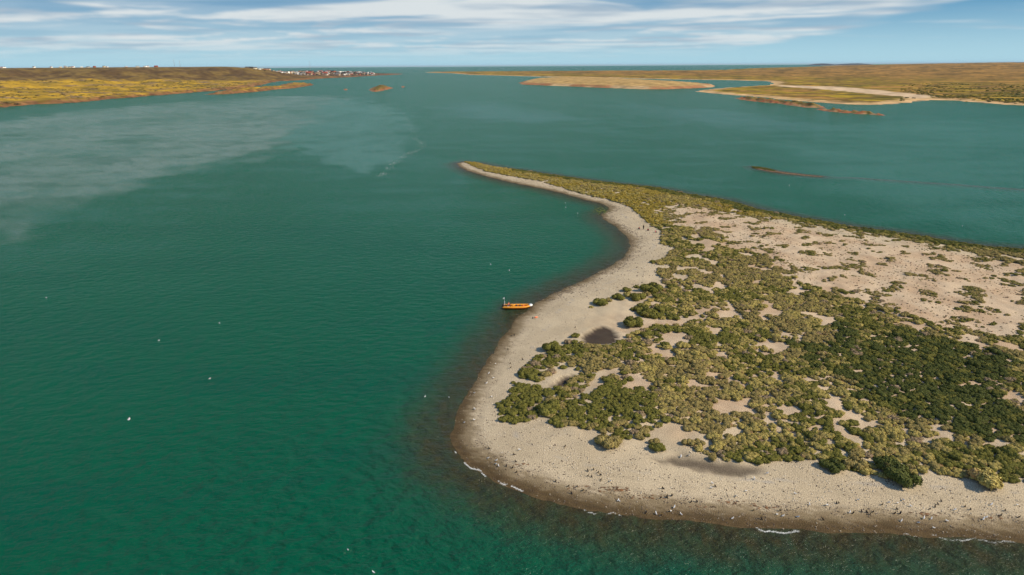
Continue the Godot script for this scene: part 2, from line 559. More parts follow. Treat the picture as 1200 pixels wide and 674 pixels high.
# ---------------------------------------------------------------- the far town
func house_mesh(w: float, d: float, h: float, rise: float) -> Array:
	var wall := SurfaceTool.new()
	wall.begin(Mesh.PRIMITIVE_TRIANGLES)
	var roof := SurfaceTool.new()
	roof.begin(Mesh.PRIMITIVE_TRIANGLES)
	var b := [Vector3(-w, -1.5, -d), Vector3(w, -1.5, -d), Vector3(w, -1.5, d), Vector3(-w, -1.5, d)]
	for k in 4:
		var p: Vector3 = b[k]
		var q: Vector3 = b[(k + 1) % 4]
		quad(wall, p, q, Vector3(q.x, h, q.z), Vector3(p.x, h, p.z))
	for s in [-1.0, 1.0]:
		tri(wall, Vector3(s * w, h, -d), Vector3(s * w, h, d), Vector3(s * w, h + rise, 0))
		quad(roof, Vector3(-w - 0.4, h - 0.2, s * (d + 0.5)), Vector3(w + 0.4, h - 0.2, s * (d + 0.5)), Vector3(w + 0.4, h + rise + 0.15, 0), Vector3(-w - 0.4, h + rise + 0.15, 0))
	wall.generate_normals()
	roof.generate_normals()
	return [wall.commit(), roof.commit()]

func quad(st: SurfaceTool, a: Vector3, b: Vector3, c: Vector3, d: Vector3) -> void:
	for p in [a, b, c, a, c, d]: st.add_vertex(p)

func tri(st: SurfaceTool, a: Vector3, b: Vector3, c: Vector3) -> void:
	for p in [a, b, c]: st.add_vertex(p)

func build_town() -> void:
	var shapes := [house_mesh(6.5, 5.0, 4.6, 2.4), house_mesh(10.0, 5.5, 5.5, 2.8), house_mesh(6.5, 5.5, 8.0, 2.2), house_mesh(18.0, 9.0, 8.0, 3.4), house_mesh(8.0, 5.0, 4.0, 1.6)]
	var wall_say := ["white", "cream", "tan", "brick red", "grey"]
	var walls := [paint(Color(0.8, 0.78, 0.72)), paint(Color(0.62, 0.52, 0.36)), paint(Color(0.42, 0.3, 0.19)), paint(Color(0.30, 0.10, 0.06)), paint(Color(0.3, 0.29, 0.28))]
	var roof_say := ["dark roof", "red roof", "pale metal roof"]
	var roofs := [paint(Color(0.06, 0.055, 0.05)), paint(Color(0.33, 0.05, 0.035)), paint(Color(0.55, 0.55, 0.54))]
	var r := RandomNumberGenerator.new()
	r.seed = 5
	for p in TOWN:
		var s := signed_dist(p, LEFT_LAND)
		if s < 12.0: continue
		var k := r.randi() % 5
		var wi: int = [0, 0, 1, 2, 2, 2, 3, 4, 4][r.randi() % 9]
		var ri: int = [0, 0, 0, 1, 2, 0][r.randi() % 6]
		var o := base("town_house", Vector3(p.x, left_height(p, s), p.y), r.randf_range(-0.6, 0.6))
		add_mesh("wall", shapes[k][0], walls[wi], o)
		add_mesh("roof", shapes[k][1], roofs[ri], o)
		tag(o, "%s %s with %s in the far headland town" % [wall_say[wi], ["small house", "long house", "two storey house", "large shed", "low house"][k], roof_say[ri]], "house", "houses of the far town")
	for p in PLATEAU_HOUSES:
		var k := r.randi() % 3
		var wi: int = [0, 0, 1, 2, 3][r.randi() % 5]
		var ri := r.randi() % 3
		var o := base("plateau_house", Vector3(p.x, left_height(p, signed_dist(p, LEFT_LAND)), p.y), r.randf_range(-0.5, 0.5))
		add_mesh("wall", shapes[k][0], walls[wi], o)
		add_mesh("roof", shapes[k][1], roofs[ri], o)
		tag(o, "%s %s with %s on top of the dark plateau" % [wall_say[wi], ["small house", "long house", "two storey house"][k], roof_say[ri]], "house", "houses on the plateau")
	# harbour sheds with red fronts along the town's waterfront
	for q in [Vector2(-1545, -4330), Vector2(-1480, -4440), Vector2(-1330, -4680), Vector2(-1240, -4750)]:
		var s := signed_dist(q, LEFT_LAND)
		var o := base("harbour_shed", Vector3(q.x, maxf(left_height(q, s), 0.6), q.y), 0.1)
		add_mesh("wall", shapes[3][0], walls[3], o)
		add_mesh("roof", shapes[3][1], roofs[1], o)
		tag(o, "long red harbour shed on the far town's waterfront", "shed", "harbour sheds of the far town")
	# white tower
	var tp := Vector2(-1455, -5080)
	var t := base("white_tower", Vector3(tp.x, left_height(tp, signed_dist(tp, LEFT_LAND)), tp.y))
	var st := SurfaceTool.new()
	st.begin(Mesh.PRIMITIVE_TRIANGLES)
	lathe(st, [Vector2(3.4, -1.0), Vector2(3.0, 4.0), Vector2(2.6, 11.0), Vector2(3.1, 11.2), Vector2(3.1, 12.2), Vector2(1.9, 12.4)], 12)
	st.generate_normals()
	add_mesh("shaft", st.commit(), walls[0], t)
	st = SurfaceTool.new()
	st.begin(Mesh.PRIMITIVE_TRIANGLES)
	lathe(st, [Vector2(1.8, 12.3), Vector2(1.8, 14.4), Vector2(2.2, 14.5), Vector2(0.05, 16.2)], 12)
	st.generate_normals()
	add_mesh("lantern", st.commit(), roofs[0], t)
	tag(t, "white round tower standing above the far town's roofs", "tower")
	mast(Vector2(-1425, -5060), 78.0, "tall lattice radio mast beside the far town's white tower")
	mast(Vector2(-1993, -4300), 38.0, "red and white radio mast on the plateau near its rim")
	mast(Vector2(-2050, -4350), 46.0, "thin grey radio mast on top of the plateau")

func mast(p: Vector2, h: float, label: String) -> void:
	var o := base("radio_mast", Vector3(p.x, left_height(p, signed_dist(p, LEFT_LAND)) - 0.3, p.y))
	var st := SurfaceTool.new()
	st.begin(Mesh.PRIMITIVE_TRIANGLES)
	var feet := [Vector3(0.9, 0, -0.5), Vector3(-0.9, 0, -0.5), Vector3(0, 0, 1.0)]
	for f in feet: tube(st, [f, f * 0.6 + Vector3.UP * h], [0.22, 0.16], 5)
	var y := 2.0
	var k := 0
	while y < h - 2.0:
		for i in 3:
			var a: Vector3 = feet[i] * lerpf(1.0, 0.6, y / h) + Vector3.UP * y
			var b: Vector3 = feet[(i + 1) % 3] * lerpf(1.0, 0.6, (y + 2.0) / h) + Vector3.UP * (y + 2.0)
			tube(st, [a, b], [0.09, 0.09], 4)
		y += 2.0
		k += 1
	st.generate_normals()
	add_mesh("lattice", st.commit(), paint(Color(0.28, 0.22, 0.22), 0.6), o)
	st = SurfaceTool.new()
	st.begin(Mesh.PRIMITIVE_TRIANGLES)
	tube(st, [Vector3(0, h - 0.5, 0), Vector3(0, h + 5.0, 0)], [0.14, 0.06], 5)
	st.generate_normals()
	add_mesh("antenna", st.commit(), paint(Color(0.4, 0.4, 0.4), 0.5), o)
	tag(o, label, "mast")

# ---------------------------------------------------------------- shape helpers
func lathe(st: SurfaceTool, prof: Array, sides: int) -> void:
	for k in prof.size() - 1:
		for i in sides:
			var a := TAU * i / sides
			var b := TAU * (i + 1) / sides
			var p: Vector2 = prof[k]
			var q: Vector2 = prof[k + 1]
			quad(st, Vector3(cos(a) * p.x, p.y, sin(a) * p.x), Vector3(cos(b) * p.x, p.y, sin(b) * p.x), Vector3(cos(b) * q.x, q.y, sin(b) * q.x), Vector3(cos(a) * q.x, q.y, sin(a) * q.x))

func tube(st: SurfaceTool, path: Array, radii: Array, sides: int, squash := 1.0) -> void:
	# a tapered tube with closed ends
	var rings := []
	for k in path.size():
		var d: Vector3 = (path[mini(k + 1, path.size() - 1)] - path[maxi(k - 1, 0)]).normalized()
		var u := d.cross(Vector3.UP if absf(d.y) < 0.95 else Vector3.RIGHT).normalized()
		var w := u.cross(d)
		var ring := []
		for i in sides:
			var a := TAU * i / sides
			ring.append(path[k] + (u * cos(a) + w * sin(a) * squash) * radii[k])
		rings.append(ring)
	for k in rings.size() - 1:
		for i in sides:
			var j := (i + 1) % sides
			quad(st, rings[k][i], rings[k + 1][i], rings[k + 1][j], rings[k][j])
	for i in sides:
		var j := (i + 1) % sides
		tri(st, path[0], rings[0][i], rings[0][j])
		tri(st, path[-1], rings[-1][j], rings[-1][i])

func box(st: SurfaceTool, at: Vector3, size: Vector3, bevel := 0.03) -> void:
	# a box with chamfered upright and top edges
	var h := size / 2
	var levels := [[-h.y, 0.0], [h.y - bevel, 0.0], [h.y, bevel]]
	var rings := []
	for l in levels:
		var x: float = h.x - l[1]
		var z: float = h.z - l[1]
		var b := bevel
		var ring := []
		for q in [Vector2(x, z - b), Vector2(x - b, z), Vector2(-x + b, z), Vector2(-x, z - b), Vector2(-x, -z + b), Vector2(-x + b, -z), Vector2(x - b, -z), Vector2(x, -z + b)]:
			ring.append(at + Vector3(q.x, l[0], q.y))
		rings.append(ring)
	for k in 2:
		for i in 8: quad(st, rings[k][i], rings[k][(i + 1) % 8], rings[k + 1][(i + 1) % 8], rings[k + 1][i])
	for i in range(1, 7):
		tri(st, rings[2][0], rings[2][i], rings[2][i + 1])
		tri(st, rings[0][0], rings[0][i + 1], rings[0][i])

# ---------------------------------------------------------------- shrubs
var leaf_shapes := []
var stem_shapes := []

func make_shrub_shapes() -> void:
	# cushions of small leaves about one metre in radius, on short crooked stems
	for k in 7:
		var r := RandomNumberGenerator.new()
		r.seed = 100 + k
		var lobes := []
		var n_lobes := 6 + r.randi() % 5
		for i in n_lobes:
			var a := TAU * i / n_lobes + r.randf_range(-0.4, 0.4)
			var out := r.randf_range(0.3, 0.68) if i else 0.0
			lobes.append([Vector3(cos(a) * out, r.randf_range(0.24, 0.5) * (1.15 - 0.6 * out), sin(a) * out), r.randf_range(0.3, 0.5), r.randf_range(0.72, 1.2), r.randf() < 0.13])
		var v := PackedVector3Array()
		var n := PackedVector3Array()
		var c := PackedColorArray()
		for l in lobes:
			var count := int(620.0 * l[1] * l[1] * 4.0)
			for i in count:
				var d := Vector3(r.randfn(), absf(r.randfn()) * 0.9 - 0.12, r.randfn()).normalized()
				var depth := pow(r.randf(), 2.2) * 0.4
				var p: Vector3 = l[0] + d * l[1] * (1.0 - depth) * Vector3(1, 0.85, 1) * r.randf_range(0.88, 1.09)
				if p.y < 0.0: continue
				var face := (d + Vector3(r.randfn(), r.randfn(), r.randfn()) * 0.33).normalized()
				var side := face.cross(Vector3(r.randfn(), r.randfn(), r.randfn())).normalized()
				var up := face.cross(side).normalized()
				var long_ := r.randf_range(0.06, 0.125)
				var wide := long_ * r.randf_range(0.35, 0.6)
				var shine := (d * 0.35 + face * 0.65).normalized()
				var t: float = l[2] * r.randf_range(0.72, 1.28)
				var col := Color(t, t * r.randf_range(0.95, 1.05), t * r.randf_range(0.8, 1.1))
				if l[3]: col = Color(1.5, 1.05, 1.9) * r.randf_range(0.6, 0.95)      # dry, twiggy part of the cushion
				var a := p - side * wide
				var b := p + side * wide
				var tip := p + up * long_ * 1.6
				var back := p - up * long_ * 0.5
				for q in [a, tip, b, a, b, back]:
					v.append(q)
					n.append(shine)
					c.append(col)
		var arrays := []
		arrays.resize(Mesh.ARRAY_MAX)
		arrays[Mesh.ARRAY_VERTEX] = v
		arrays[Mesh.ARRAY_NORMAL] = n
		arrays[Mesh.ARRAY_COLOR] = c
		var m := ArrayMesh.new()
		m.add_surface_from_arrays(Mesh.PRIMITIVE_TRIANGLES, arrays)
		leaf_shapes.append(m)
		var st := SurfaceTool.new()
		st.begin(Mesh.PRIMITIVE_TRIANGLES)
		for l in lobes:
			var e: Vector3 = l[0]
			var mid := e * 0.5 + Vector3(r.randf_range(-0.08, 0.08), 0.05, r.randf_range(-0.08, 0.08))
			tube(st, [Vector3(e.x * 0.15, -0.12, e.z * 0.15), mid, e], [0.05, 0.035, 0.02], 5)
			for i in 5:
				var d := Vector3(r.randfn(), absf(r.randfn()), r.randfn()).normalized()
				tube(st, [e, e + d * l[1] * 0.8], [0.018, 0.006], 3)
		st.generate_normals()
		stem_shapes.append(st.commit())

const TINTS := [Color(0.40, 0.32, 0.10), Color(0.30, 0.235, 0.085), Color(0.165, 0.155, 0.034), Color(0.30, 0.22, 0.13), Color(0.088, 0.10, 0.025), Color(0.34, 0.255, 0.05)]
const TINT_SAY := ["yellowish olive", "dull olive", "leaf green", "dry brownish", "dark green", "golden green"]

func leaf_material(tint: Color) -> StandardMaterial3D:
	var m := paint(tint, 0.85, 0.25)
	m.vertex_color_use_as_albedo = true
	m.cull_mode = BaseMaterial3D.CULL_DISABLED
	m.backlight_enabled = true
	m.backlight = Color(0.25, 0.25, 0.12)
	return m

func build_shrubs() -> void:
	make_shrub_shapes()
	var r := RandomNumberGenerator.new()
	r.seed = 77
	var all := []                      # [x, z, radius, height factor, tint, where]
	var cells := {}
	for s in HAND_SHRUBS:
		all.append([s[0], s[1], s[2], r.randf_range(0.85, 1.05), s[3], 0])
		cells[Vector2i(int(floor(s[0] / 4.0)), int(floor(s[1] / 4.0)))] = [all[-1]]
	for attempt in 240000:
		var p := Vector2(r.randf_range(-35.0, 215.0), r.randf_range(-448.0, -80.0))
		# nothing is planted where the photograph does not reach
		if absf(p.x) > -p.y * 0.9 + 12.0 or not Geometry2D.is_point_in_polygon(p, VEG): continue
		var s := shore(p)
		if s < 0.5: continue
		var in_sand := Geometry2D.is_point_in_polygon(p + Vector2(noise_b.get_noise_2d(p.x * 0.15, p.y * 0.15), noise_b.get_noise_2d(p.x * 0.15 + 5.0, p.y * 0.15)) * 3.0, SAND)
		var gap := noise_a.get_noise_2d(p.x * 0.075 + 13.0, p.y * 0.06)
		var where := 1
		var rad := r.randf_range(0.5, 0.85) + 0.55 * pow(r.randf(), 2.0)
		var in_dark := Geometry2D.is_point_in_polygon(p + Vector2(gap, gap) * 8.0, DARK)
		if s < 11.0 + 5.0 * gap and far_side(p): in_sand = false
		if in_sand:
			where = 2
			rad = r.randf_range(0.3, 0.95)
			if noise_a.get_noise_2d(p.x * 0.09 + 50.0, p.y * 0.09) + r.randf_range(-0.2, 0.2) < 0.43 - 0.12 * smoothstep(9.0, 4.0, seg_dist(p, SAND)): continue
		elif in_dark:
			where = 3
		else:
			var open := 0.36
			if p.y < -150.0 and p.x > 32.0 and p.y > -260.0: open = 0.30
			if p.y < -300.0: open = 0.5
			if gap > open and not (s < 12.0 and far_side(p)): continue
			var cleared := false
			var ragged := p + Vector2(noise_b.get_noise_2d(p.x * 0.35, p.y * 0.35), noise_b.get_noise_2d(p.x * 0.35 + 5.0, p.y * 0.35)) * 1.8
			for poly in CLEARS:
				if Geometry2D.is_point_in_polygon(ragged, poly): cleared = true
			if cleared and r.randf() < 0.985: continue
			if cleared: rad = r.randf_range(0.4, 0.8)
		if mud(p) > 0.2: continue
		var key := Vector2i(int(floor(p.x / 4.0)), int(floor(p.y / 4.0)))
		var ok := true
		for dx in [-1, 0, 1]:
			for dz in [-1, 0, 1]:
				for q in cells.get(key + Vector2i(dx, dz), []):
					if p.distance_squared_to(Vector2(q[0], q[1])) < pow((rad + q[2]) * 0.48, 2.0): ok = false
		if not ok: continue
		var green := noise_a.get_noise_2d(p.x * 0.03 + 7.0, p.y * 0.03) + r.randf_range(-0.5, 0.5)
		var tint := 0
		if in_dark: tint = 4 if r.randf() < 0.72 else 2
		elif s < 12.0 + 6.0 * gap and far_side(p) and p.x > 0.0: tint = 2 if r.randf() < 0.6 else 4      # the far shore's greener hem
		elif in_sand: tint = 1 if r.randf() < 0.7 else 2
		elif p.y < -255.0: tint = 5 if green > -0.1 else (0 if r.randf() < 0.6 else 1)
		elif p.y > -150.0 and p.x < 26.0: tint = 2 if green > -0.25 else 1
		else: tint = 2 if green > 0.28 else (0 if green > -0.12 else 1)
		if r.randf() < 0.03: tint = 3
		var high := r.randf_range(0.7, 1.0) * (0.8 if in_sand else 1.0)
		all.append([p.x, p.y, rad, high, tint, where])
		if not cells.has(key): cells[key] = []
		cells[key].append(all[-1])
	print("shrubs ", all.size())
	# the 300 that show largest stand alone, the others form the thicket
	var shown := func(a: Array) -> float: return a[2] / Vector3(a[0], 60, a[1]).length() * (1.0 if a[0] < 0.74 * (14.0 - 0.95 * a[1]) else 0.1)
	all.sort_custom(func(a, b): return shown.call(a) > shown.call(b))
	var mats := []
	for t in TINTS: mats.append(leaf_material(t))
	var bark := paint(Color(0.13, 0.095, 0.065), 0.95, 0.1)
	var rest := []
	for k in leaf_shapes.size(): rest.append([])
	var shape_say := ["cushion shrub", "lopsided shrub", "knobbly shrub", "round shrub", "spreading shrub", "shrub with dry twigs", "domed shrub"]
	for i in all.size():
		var q: Array = all[i]
		var at := Vector3(q[0], island_height(Vector2(q[0], q[1])) - 0.03, q[1])
		var k := r.randi() % leaf_shapes.size()
		var turn := r.randf() * TAU
		var size := Vector3(q[2] * r.randf_range(0.95, 1.2), q[2] * q[3], q[2] * r.randf_range(0.9, 1.1))
		if i < 300:
			var o := base("shrub", at, turn)
			o.scale = size
			add_mesh("foliage", leaf_shapes[k], mats[q[4]], o)
			add_mesh("stems", stem_shapes[k], bark, o)
			var big := "large" if q[2] > 1.25 else ("small" if q[2] < 0.85 else "middling")
			tag(o, "%s %s %s %s" % [big, TINT_SAY[q[4]], shape_say[k], place_of(Vector2(q[0], q[1]), q[5])], "shrub", "shrubs of the spit")
		else:
			rest[k].append([Transform3D(Basis(Vector3.UP, turn) * Basis.from_scale(size), at), q[4]])
	var thicket := Node3D.new()
	thicket.name = "shrub_thicket"
	add_child(thicket)
	tag(thicket, "olive and green scrub covering the spit behind the beach", "scrub", "", "stuff")
	var mm_mat := leaf_material(Color(1, 1, 1))
	for k in leaf_shapes.size():
		scatter("foliage", leaf_shapes[k], mm_mat, rest[k].map(func(e): return e[0]), rest[k].map(func(e): return TINTS[e[1]]), thicket)
		scatter("stems", stem_shapes[k], bark, rest[k].map(func(e): return e[0]), [], thicket)
	# scrub on the far shores, too far to count
	var spots := []
	var tones := []
	while spots.size() < 1100:
		var a := deg_to_rad(r.randf_range(29.0, 40.0))
		var p := Vector2(sin(a), -cos(a)) * (1080.0 * pow(2.2, pow(r.randf(), 1.6)))
		var s := signed_dist(p, RIGHT_LAND)
		if s < 18.0 or signed_dist(p, SAND_FLAT) > 0.0 or noise_a.get_noise_2d(p.x * 0.006 + 5.0, p.y * 0.006) + r.randf_range(-0.3, 0.3) < 0.05: continue
		var z := r.randf_range(1.2, 3.0)
		spots.append(Transform3D(Basis(Vector3.UP, r.randf() * TAU) * Basis.from_scale(Vector3(z * 1.3, z * 0.8, z * 1.3)), Vector3(p.x, right_height(p, s) - 0.2, p.y)))
		tones.append([TINTS[1], TINTS[2], TINTS[4], TINTS[5]][r.randi() % 4])
	var o := scatter("far_scrub", leaf_shapes[2], mm_mat, spots, tones)
	tag(o, "dark scrub dotting the plain beyond the sandy point", "scrub", "", "stuff")
	spots = []
	tones = []
	while spots.size() < 2200:
		var a := deg_to_rad(r.randf_range(-40.0, -18.0))
		var p := Vector2(sin(a), -cos(a)) * (1150.0 * pow(2.6, pow(r.randf(), 1.3)))
		var s := signed_dist(p, LEFT_LAND)
		if s < 10.0 or noise_a.get_noise_2d(p.x * 0.005 + 5.0, p.y * 0.005) + r.randf_range(-0.3, 0.3) < 0.05: continue
		var z := r.randf_range(1.0, 2.6)
		spots.append(Transform3D(Basis(Vector3.UP, r.randf() * TAU) * Basis.from_scale(Vector3(z * 1.4, z * 0.7, z * 1.4)), Vector3(p.x, left_height(p, s) - 0.2, p.y)))
		tones.append([TINTS[1], TINTS[3], TINTS[2], Color(0.12, 0.08, 0.04)][r.randi() % 4])
	o = scatter("far_scrub", leaf_shapes[4], mm_mat, spots, tones)
	tag(o, "brown scrub dotting the golden shore across the estuary", "scrub", "", "stuff")

func far_side(p: Vector2) -> bool:
	# the shore that faces the channel behind the spit
	return p.y < -165.0 and (shore(p + Vector2(2, -3)) < shore(p))

func place_of(p: Vector2, where: int) -> String:
	var said := ["beside the round dark mud hollow", "beside the small dark mud hollow", "above the long dark wet streak on the beach"]
	for k in 3:
		if seg_dist(p, MUDS[k]) < 4.0: return said[k]
	for poly in CLEARS:
		if seg_dist(p, poly) < 1.6: return "bordering a sandy clearing in the thicket"
	if where == 2: return "on the bare pale sand"
	if p.distance_to(Vector2(50, -248)) < 16.0: return "by the people sitting on the beach"
	if seg_dist(p, VEG) < 2.2: return "on the beach edge of the thicket"
	if seg_dist(p, SAND) < 3.0: return "where the thicket meets the pale sand"
	if where == 3: return "in the dense dark part of the thicket"
	return "within the thicket" if seg_dist(p, VEG) > 9.0 else "just behind the thicket's beach edge"

func build_town_trees() -> void:
	var r := RandomNumberGenerator.new()
	r.seed = 61
	var spots := []
	var tones := []
	for q in TOWN:
		for i in 3:
			var p := q + Vector2(r.randf_range(-45.0, 45.0), r.randf_range(-60.0, 60.0))
			var s := signed_dist(p, LEFT_LAND)
			if s < 25.0: continue
			var z := r.randf_range(2.5, 5.5)
			spots.append(Transform3D(Basis(Vector3.UP, r.randf() * TAU) * Basis.from_scale(Vector3(z * 1.2, z * 1.1, z * 1.2)), Vector3(p.x, left_height(p, s) - 0.3, p.y)))
			tones.append(Color(0.05, 0.05, 0.02).lerp(Color(0.09, 0.07, 0.03), r.randf()))
	tag(scatter("town_trees", leaf_shapes[3], leaf_material(Color(1, 1, 1)), spots, tones), "dark garden trees among the far town's houses", "trees", "", "stuff")

func scatter(called: String, mesh: Mesh, mat: Material, where: Array, tones: Array, parent: Node = self) -> MultiMeshInstance3D:
	var mm := MultiMesh.new()
	mm.transform_format = MultiMesh.TRANSFORM_3D
	mm.use_colors = not tones.is_empty()
	mm.mesh = mesh
	mm.instance_count = where.size()
	for i in where.size():
		mm.set_instance_transform(i, where[i])
		if mm.use_colors: mm.set_instance_color(i, tones[i])
	var o := MultiMeshInstance3D.new()
	o.name = numbered(called) if parent == self else called
	o.multimesh = mm
	o.material_override = mat
	parent.add_child(o, true)
	return o

# ---------------------------------------------------------------- stones, weed, foam and tussocks
func lump(seed_: int, flat: float) -> ArrayMesh:
	var r := RandomNumberGenerator.new()
	r.seed = seed_
	var st := SurfaceTool.new()
	st.begin(Mesh.PRIMITIVE_TRIANGLES)
	var rings := []
	for j in 4:
		var e := lerpf(-0.5, 1.35, j / 3.0)
		var ring := []
		for i in 6:
			var a := TAU * i / 6 + j * 0.4
			ring.append(Vector3(cos(a) * cos(e), sin(e) * flat, sin(a) * cos(e)) * r.randf_range(0.8, 1.15))
		rings.append(ring)
	for j in 3:
		for i in 6: quad(st, rings[j][i], rings[j][(i + 1) % 6], rings[j + 1][(i + 1) % 6], rings[j + 1][i])
	for i in range(1, 5): tri(st, rings[3][0], rings[3][i], rings[3][i + 1])
	st.generate_normals()
	return st.commit()

func build_beach_litter() -> void:
	var r := RandomNumberGenerator.new()
	r.seed = 4242
	var spots := []
	var tones := []
	# pebbles: thick along the rim of the bay, thin elsewhere on the beach
	while spots.size() < 34000:
		var p := Vector2(r.randf_range(-36.0, 120.0), -70.0 * pow(6.4, pow(r.randf(), 1.5)))
		var s := shore(p)
		if s < 0.1 or s > 17.0 or mud(p) > 0.1: continue
		var chance := 0.42
		if p.y < -170.0 and p.y > -300.0 and s < 4.8: chance = 0.9
		elif s < 3.4: chance = 0.22
		if r.randf() > chance * clampf(0.6 + 1.2 * noise_a.get_noise_2d(p.x * 0.2, p.y * 0.2), 0.0, 1.0): continue
		var z := 0.035 + 0.11 * pow(r.randf(), 3.0)
		if p.y < -170.0: z *= 1.7
		spots.append(Transform3D(Basis(Vector3.UP, r.randf() * TAU) * Basis.from_scale(Vector3(z, z * 0.7, z * 0.8)), Vector3(p.x, island_height(p), p.y)))
		var t := r.randf()
		tones.append(Color(0.085, 0.06, 0.042).lerp(Color(0.34, 0.28, 0.2), t * t) if s < 4.8 or t < 0.25 else Color(0.28, 0.225, 0.15).lerp(Color(0.56, 0.48, 0.36), t))
	var stone := paint(Color(1, 1, 1), 0.8, 0.3)
	stone.vertex_color_use_as_albedo = true
	tag(scatter("pebbles", lump(1, 0.8), stone, spots, tones), "brown and grey pebbles strewn along the waterline", "pebbles", "", "stuff")
	# tussocks and dug earth on the pale sand
	spots = []
	tones = []
	for attempt in 60000:
		if spots.size() >= 4200: break
		var p := Vector2(r.randf_range(40.0, 200.0), r.randf_range(-345.0, -130.0))
		if not Geometry2D.is_point_in_polygon(p, SAND) or noise_a.get_noise_2d(p.x * 0.04, p.y * 0.04) + r.randf_range(-0.5, 0.5) < -0.05: continue
		var z := r.randf_range(0.10, 0.30)
		spots.append(Transform3D(Basis(Vector3.UP, r.randf() * TAU) * Basis.from_scale(Vector3(z, z * 0.75, z)), Vector3(p.x, island_height(p) - 0.02, p.y)))
		tones.append([Color(0.10, 0.075, 0.04), Color(0.15, 0.10, 0.06), Color(0.12, 0.11, 0.04), Color(0.26, 0.16, 0.09)][r.randi() % 4])
	tag(scatter("tussocks", lump(2, 0.9), stone, spots, tones), "small dark tussocks dotting the bare pale sand", "tussocks", "", "stuff")
	# dried weed and drift along the tide line
	spots = []
	tones = []
	for q in WRACK:
		var n := 9
		for i in n:
			var p := q + Vector2(r.randfn() * 0.9, r.randfn() * 0.22)
			var z := r.randf_range(0.05, 0.13)
			spots.append(Transform3D(Basis(Vector3.UP, r.randf_range(-0.5, 0.5)) * Basis.from_scale(Vector3(z * 2.4, z * 0.5, z)), Vector3(p.x, island_height(p) + 0.01, p.y)))
			tones.append(Color(0.20, 0.095, 0.04).lerp(Color(0.06, 0.04, 0.025), r.randf()))
	tag(scatter("drift_weed", lump(3, 0.5), stone, spots, tones), "rusty brown weed washed up along the tide line", "weed", "", "stuff")
	# foam where small waves break
	spots = []
	for run in [[-9.5, -4.0, 1.0], [-3.0, 1.5, 1.0], [10.0, 17.0, 0.25], [33.0, 38.5, 0.6], [52.0, 66.0, 0.2]]:
		var x: float = run[0]
		while x < run[1]:
			x += 0.012
			var best := -1.0
			var z := -70.0
			while z > -110.0:
				if shore(Vector2(x, z)) > 0.0:
					best = z
					break
				z -= 0.25
			if best == -1.0: continue
			var strength := noise_a.get_noise_2d(x * 0.22, 4.0) + 0.1
			if strength < -0.12: continue
			strength = 0.25 + 0.5 * absf(strength)
			if r.randf() > run[2]: continue
			for i in 3:
				var p := Vector2(x + r.randf_range(-0.1, 0.1), best + 0.35 + 0.5 * noise_b.get_noise_2d(x * 0.3, 1.0) + r.randfn() * 0.13 * (0.3 + strength))
				var q := r.randf_range(0.008, 0.028)
				spots.append(Transform3D(Basis.from_scale(Vector3(q * 1.6, q * 0.35, q)), Vector3(p.x, maxf(island_height(p), 0.004), p.y)))
	tag(scatter("foam", lump(5, 0.6), paint(Color(0.62, 0.62, 0.58), 0.6, 0.4), spots, []), "thin white foam where wavelets break on the spit", "foam", "", "stuff")
	# a line of foam on open water where two currents meet
	spots = []
	for k in FOAM_FRONT.size() - 1:
		for i in 34:
			var p := FOAM_FRONT[k].lerp(FOAM_FRONT[k + 1], r.randf()) + Vector2(r.randfn(), r.randfn() * 2.2) * (0.8 + 2.5 * r.randf())
			if noise_a.get_noise_2d(p.x * 0.05, p.y * 0.05) < -0.15: continue
			var q := r.randf_range(0.06, 0.2)
			spots.append(Transform3D(Basis(Vector3.UP, r.randf() * TAU) * Basis.from_scale(Vector3(q * 1.5, 0.02, q)), Vector3(p.x, 0.004, p.y)))
	tag(scatter("foam", lump(5, 0.6), paint(Color(0.5, 0.53, 0.52), 0.6, 0.4), spots, []), "faint line of foam on open water where two currents meet", "foam", "", "stuff")
	# green weed at the corner of the bay and on the stony bar
	spots = []
	tones = []
	for i in 420:
		var p := Vector2(38.9 + r.randfn() * 1.6, -288.0 + r.randfn() * 4.2)
		if noise_b.get_noise_2d(p.x * 0.5, p.y * 0.2) < -0.1: continue
		var z := r.randf_range(0.12, 0.3)
		spots.append(Transform3D(Basis(Vector3.UP, r.randf() * TAU) * Basis.from_scale(Vector3(z * 1.5, z * 0.3, z)), Vector3(p.x, maxf(island_height(p), 0.0), p.y)))
		tones.append(Color(0.035, 0.06, 0.01).lerp(Color(0.10, 0.11, 0.015), r.randf()))
	tag(scatter("green_weed", lump(6, 0.5), stone, spots, tones), "bright green weed floating in the corner of the bay", "weed", "", "stuff")
	spots = []
	tones = []
	var bar: PackedVector2Array = SMALL_ISLANDS[5]
	for i in 2600:
		var t := r.randf()
		var p := bar[0].lerp(bar[5], t) + Vector2(r.randfn() * 1.5, r.randfn() * 2.5)
		var s := signed_dist(p, bar)
		if s < 0.3 or (t > 0.2 and noise_b.get_noise_2d(p.x * 0.09, 0.0) < 0.25): continue
		var z := r.randf_range(0.2, 0.5)
		spots.append(Transform3D(Basis(Vector3.UP, r.randf() * TAU) * Basis.from_scale(Vector3(z * 1.3, z * 0.9, z)), Vector3(p.x, bar_height(p, s), p.y)))
		tones.append(Color(0.08, 0.10, 0.015).lerp(Color(0.17, 0.15, 0.03), r.randf()))
	tag(scatter("green_weed", leaf_shapes[1], leaf_material(Color(1, 1, 1)), spots, tones), "green plants along the narrow stony bar", "weed", "", "stuff")

# ---------------------------------------------------------------- the boat
func surface() -> SurfaceTool:
	var st := SurfaceTool.new()
	st.begin(Mesh.PRIMITIVE_TRIANGLES)
	return st

func done(st: SurfaceTool, called: String, mat: Material, parent: Node) -> MeshInstance3D:
	st.index()
	st.generate_normals()
	return add_mesh(called, st.commit(), mat, parent)

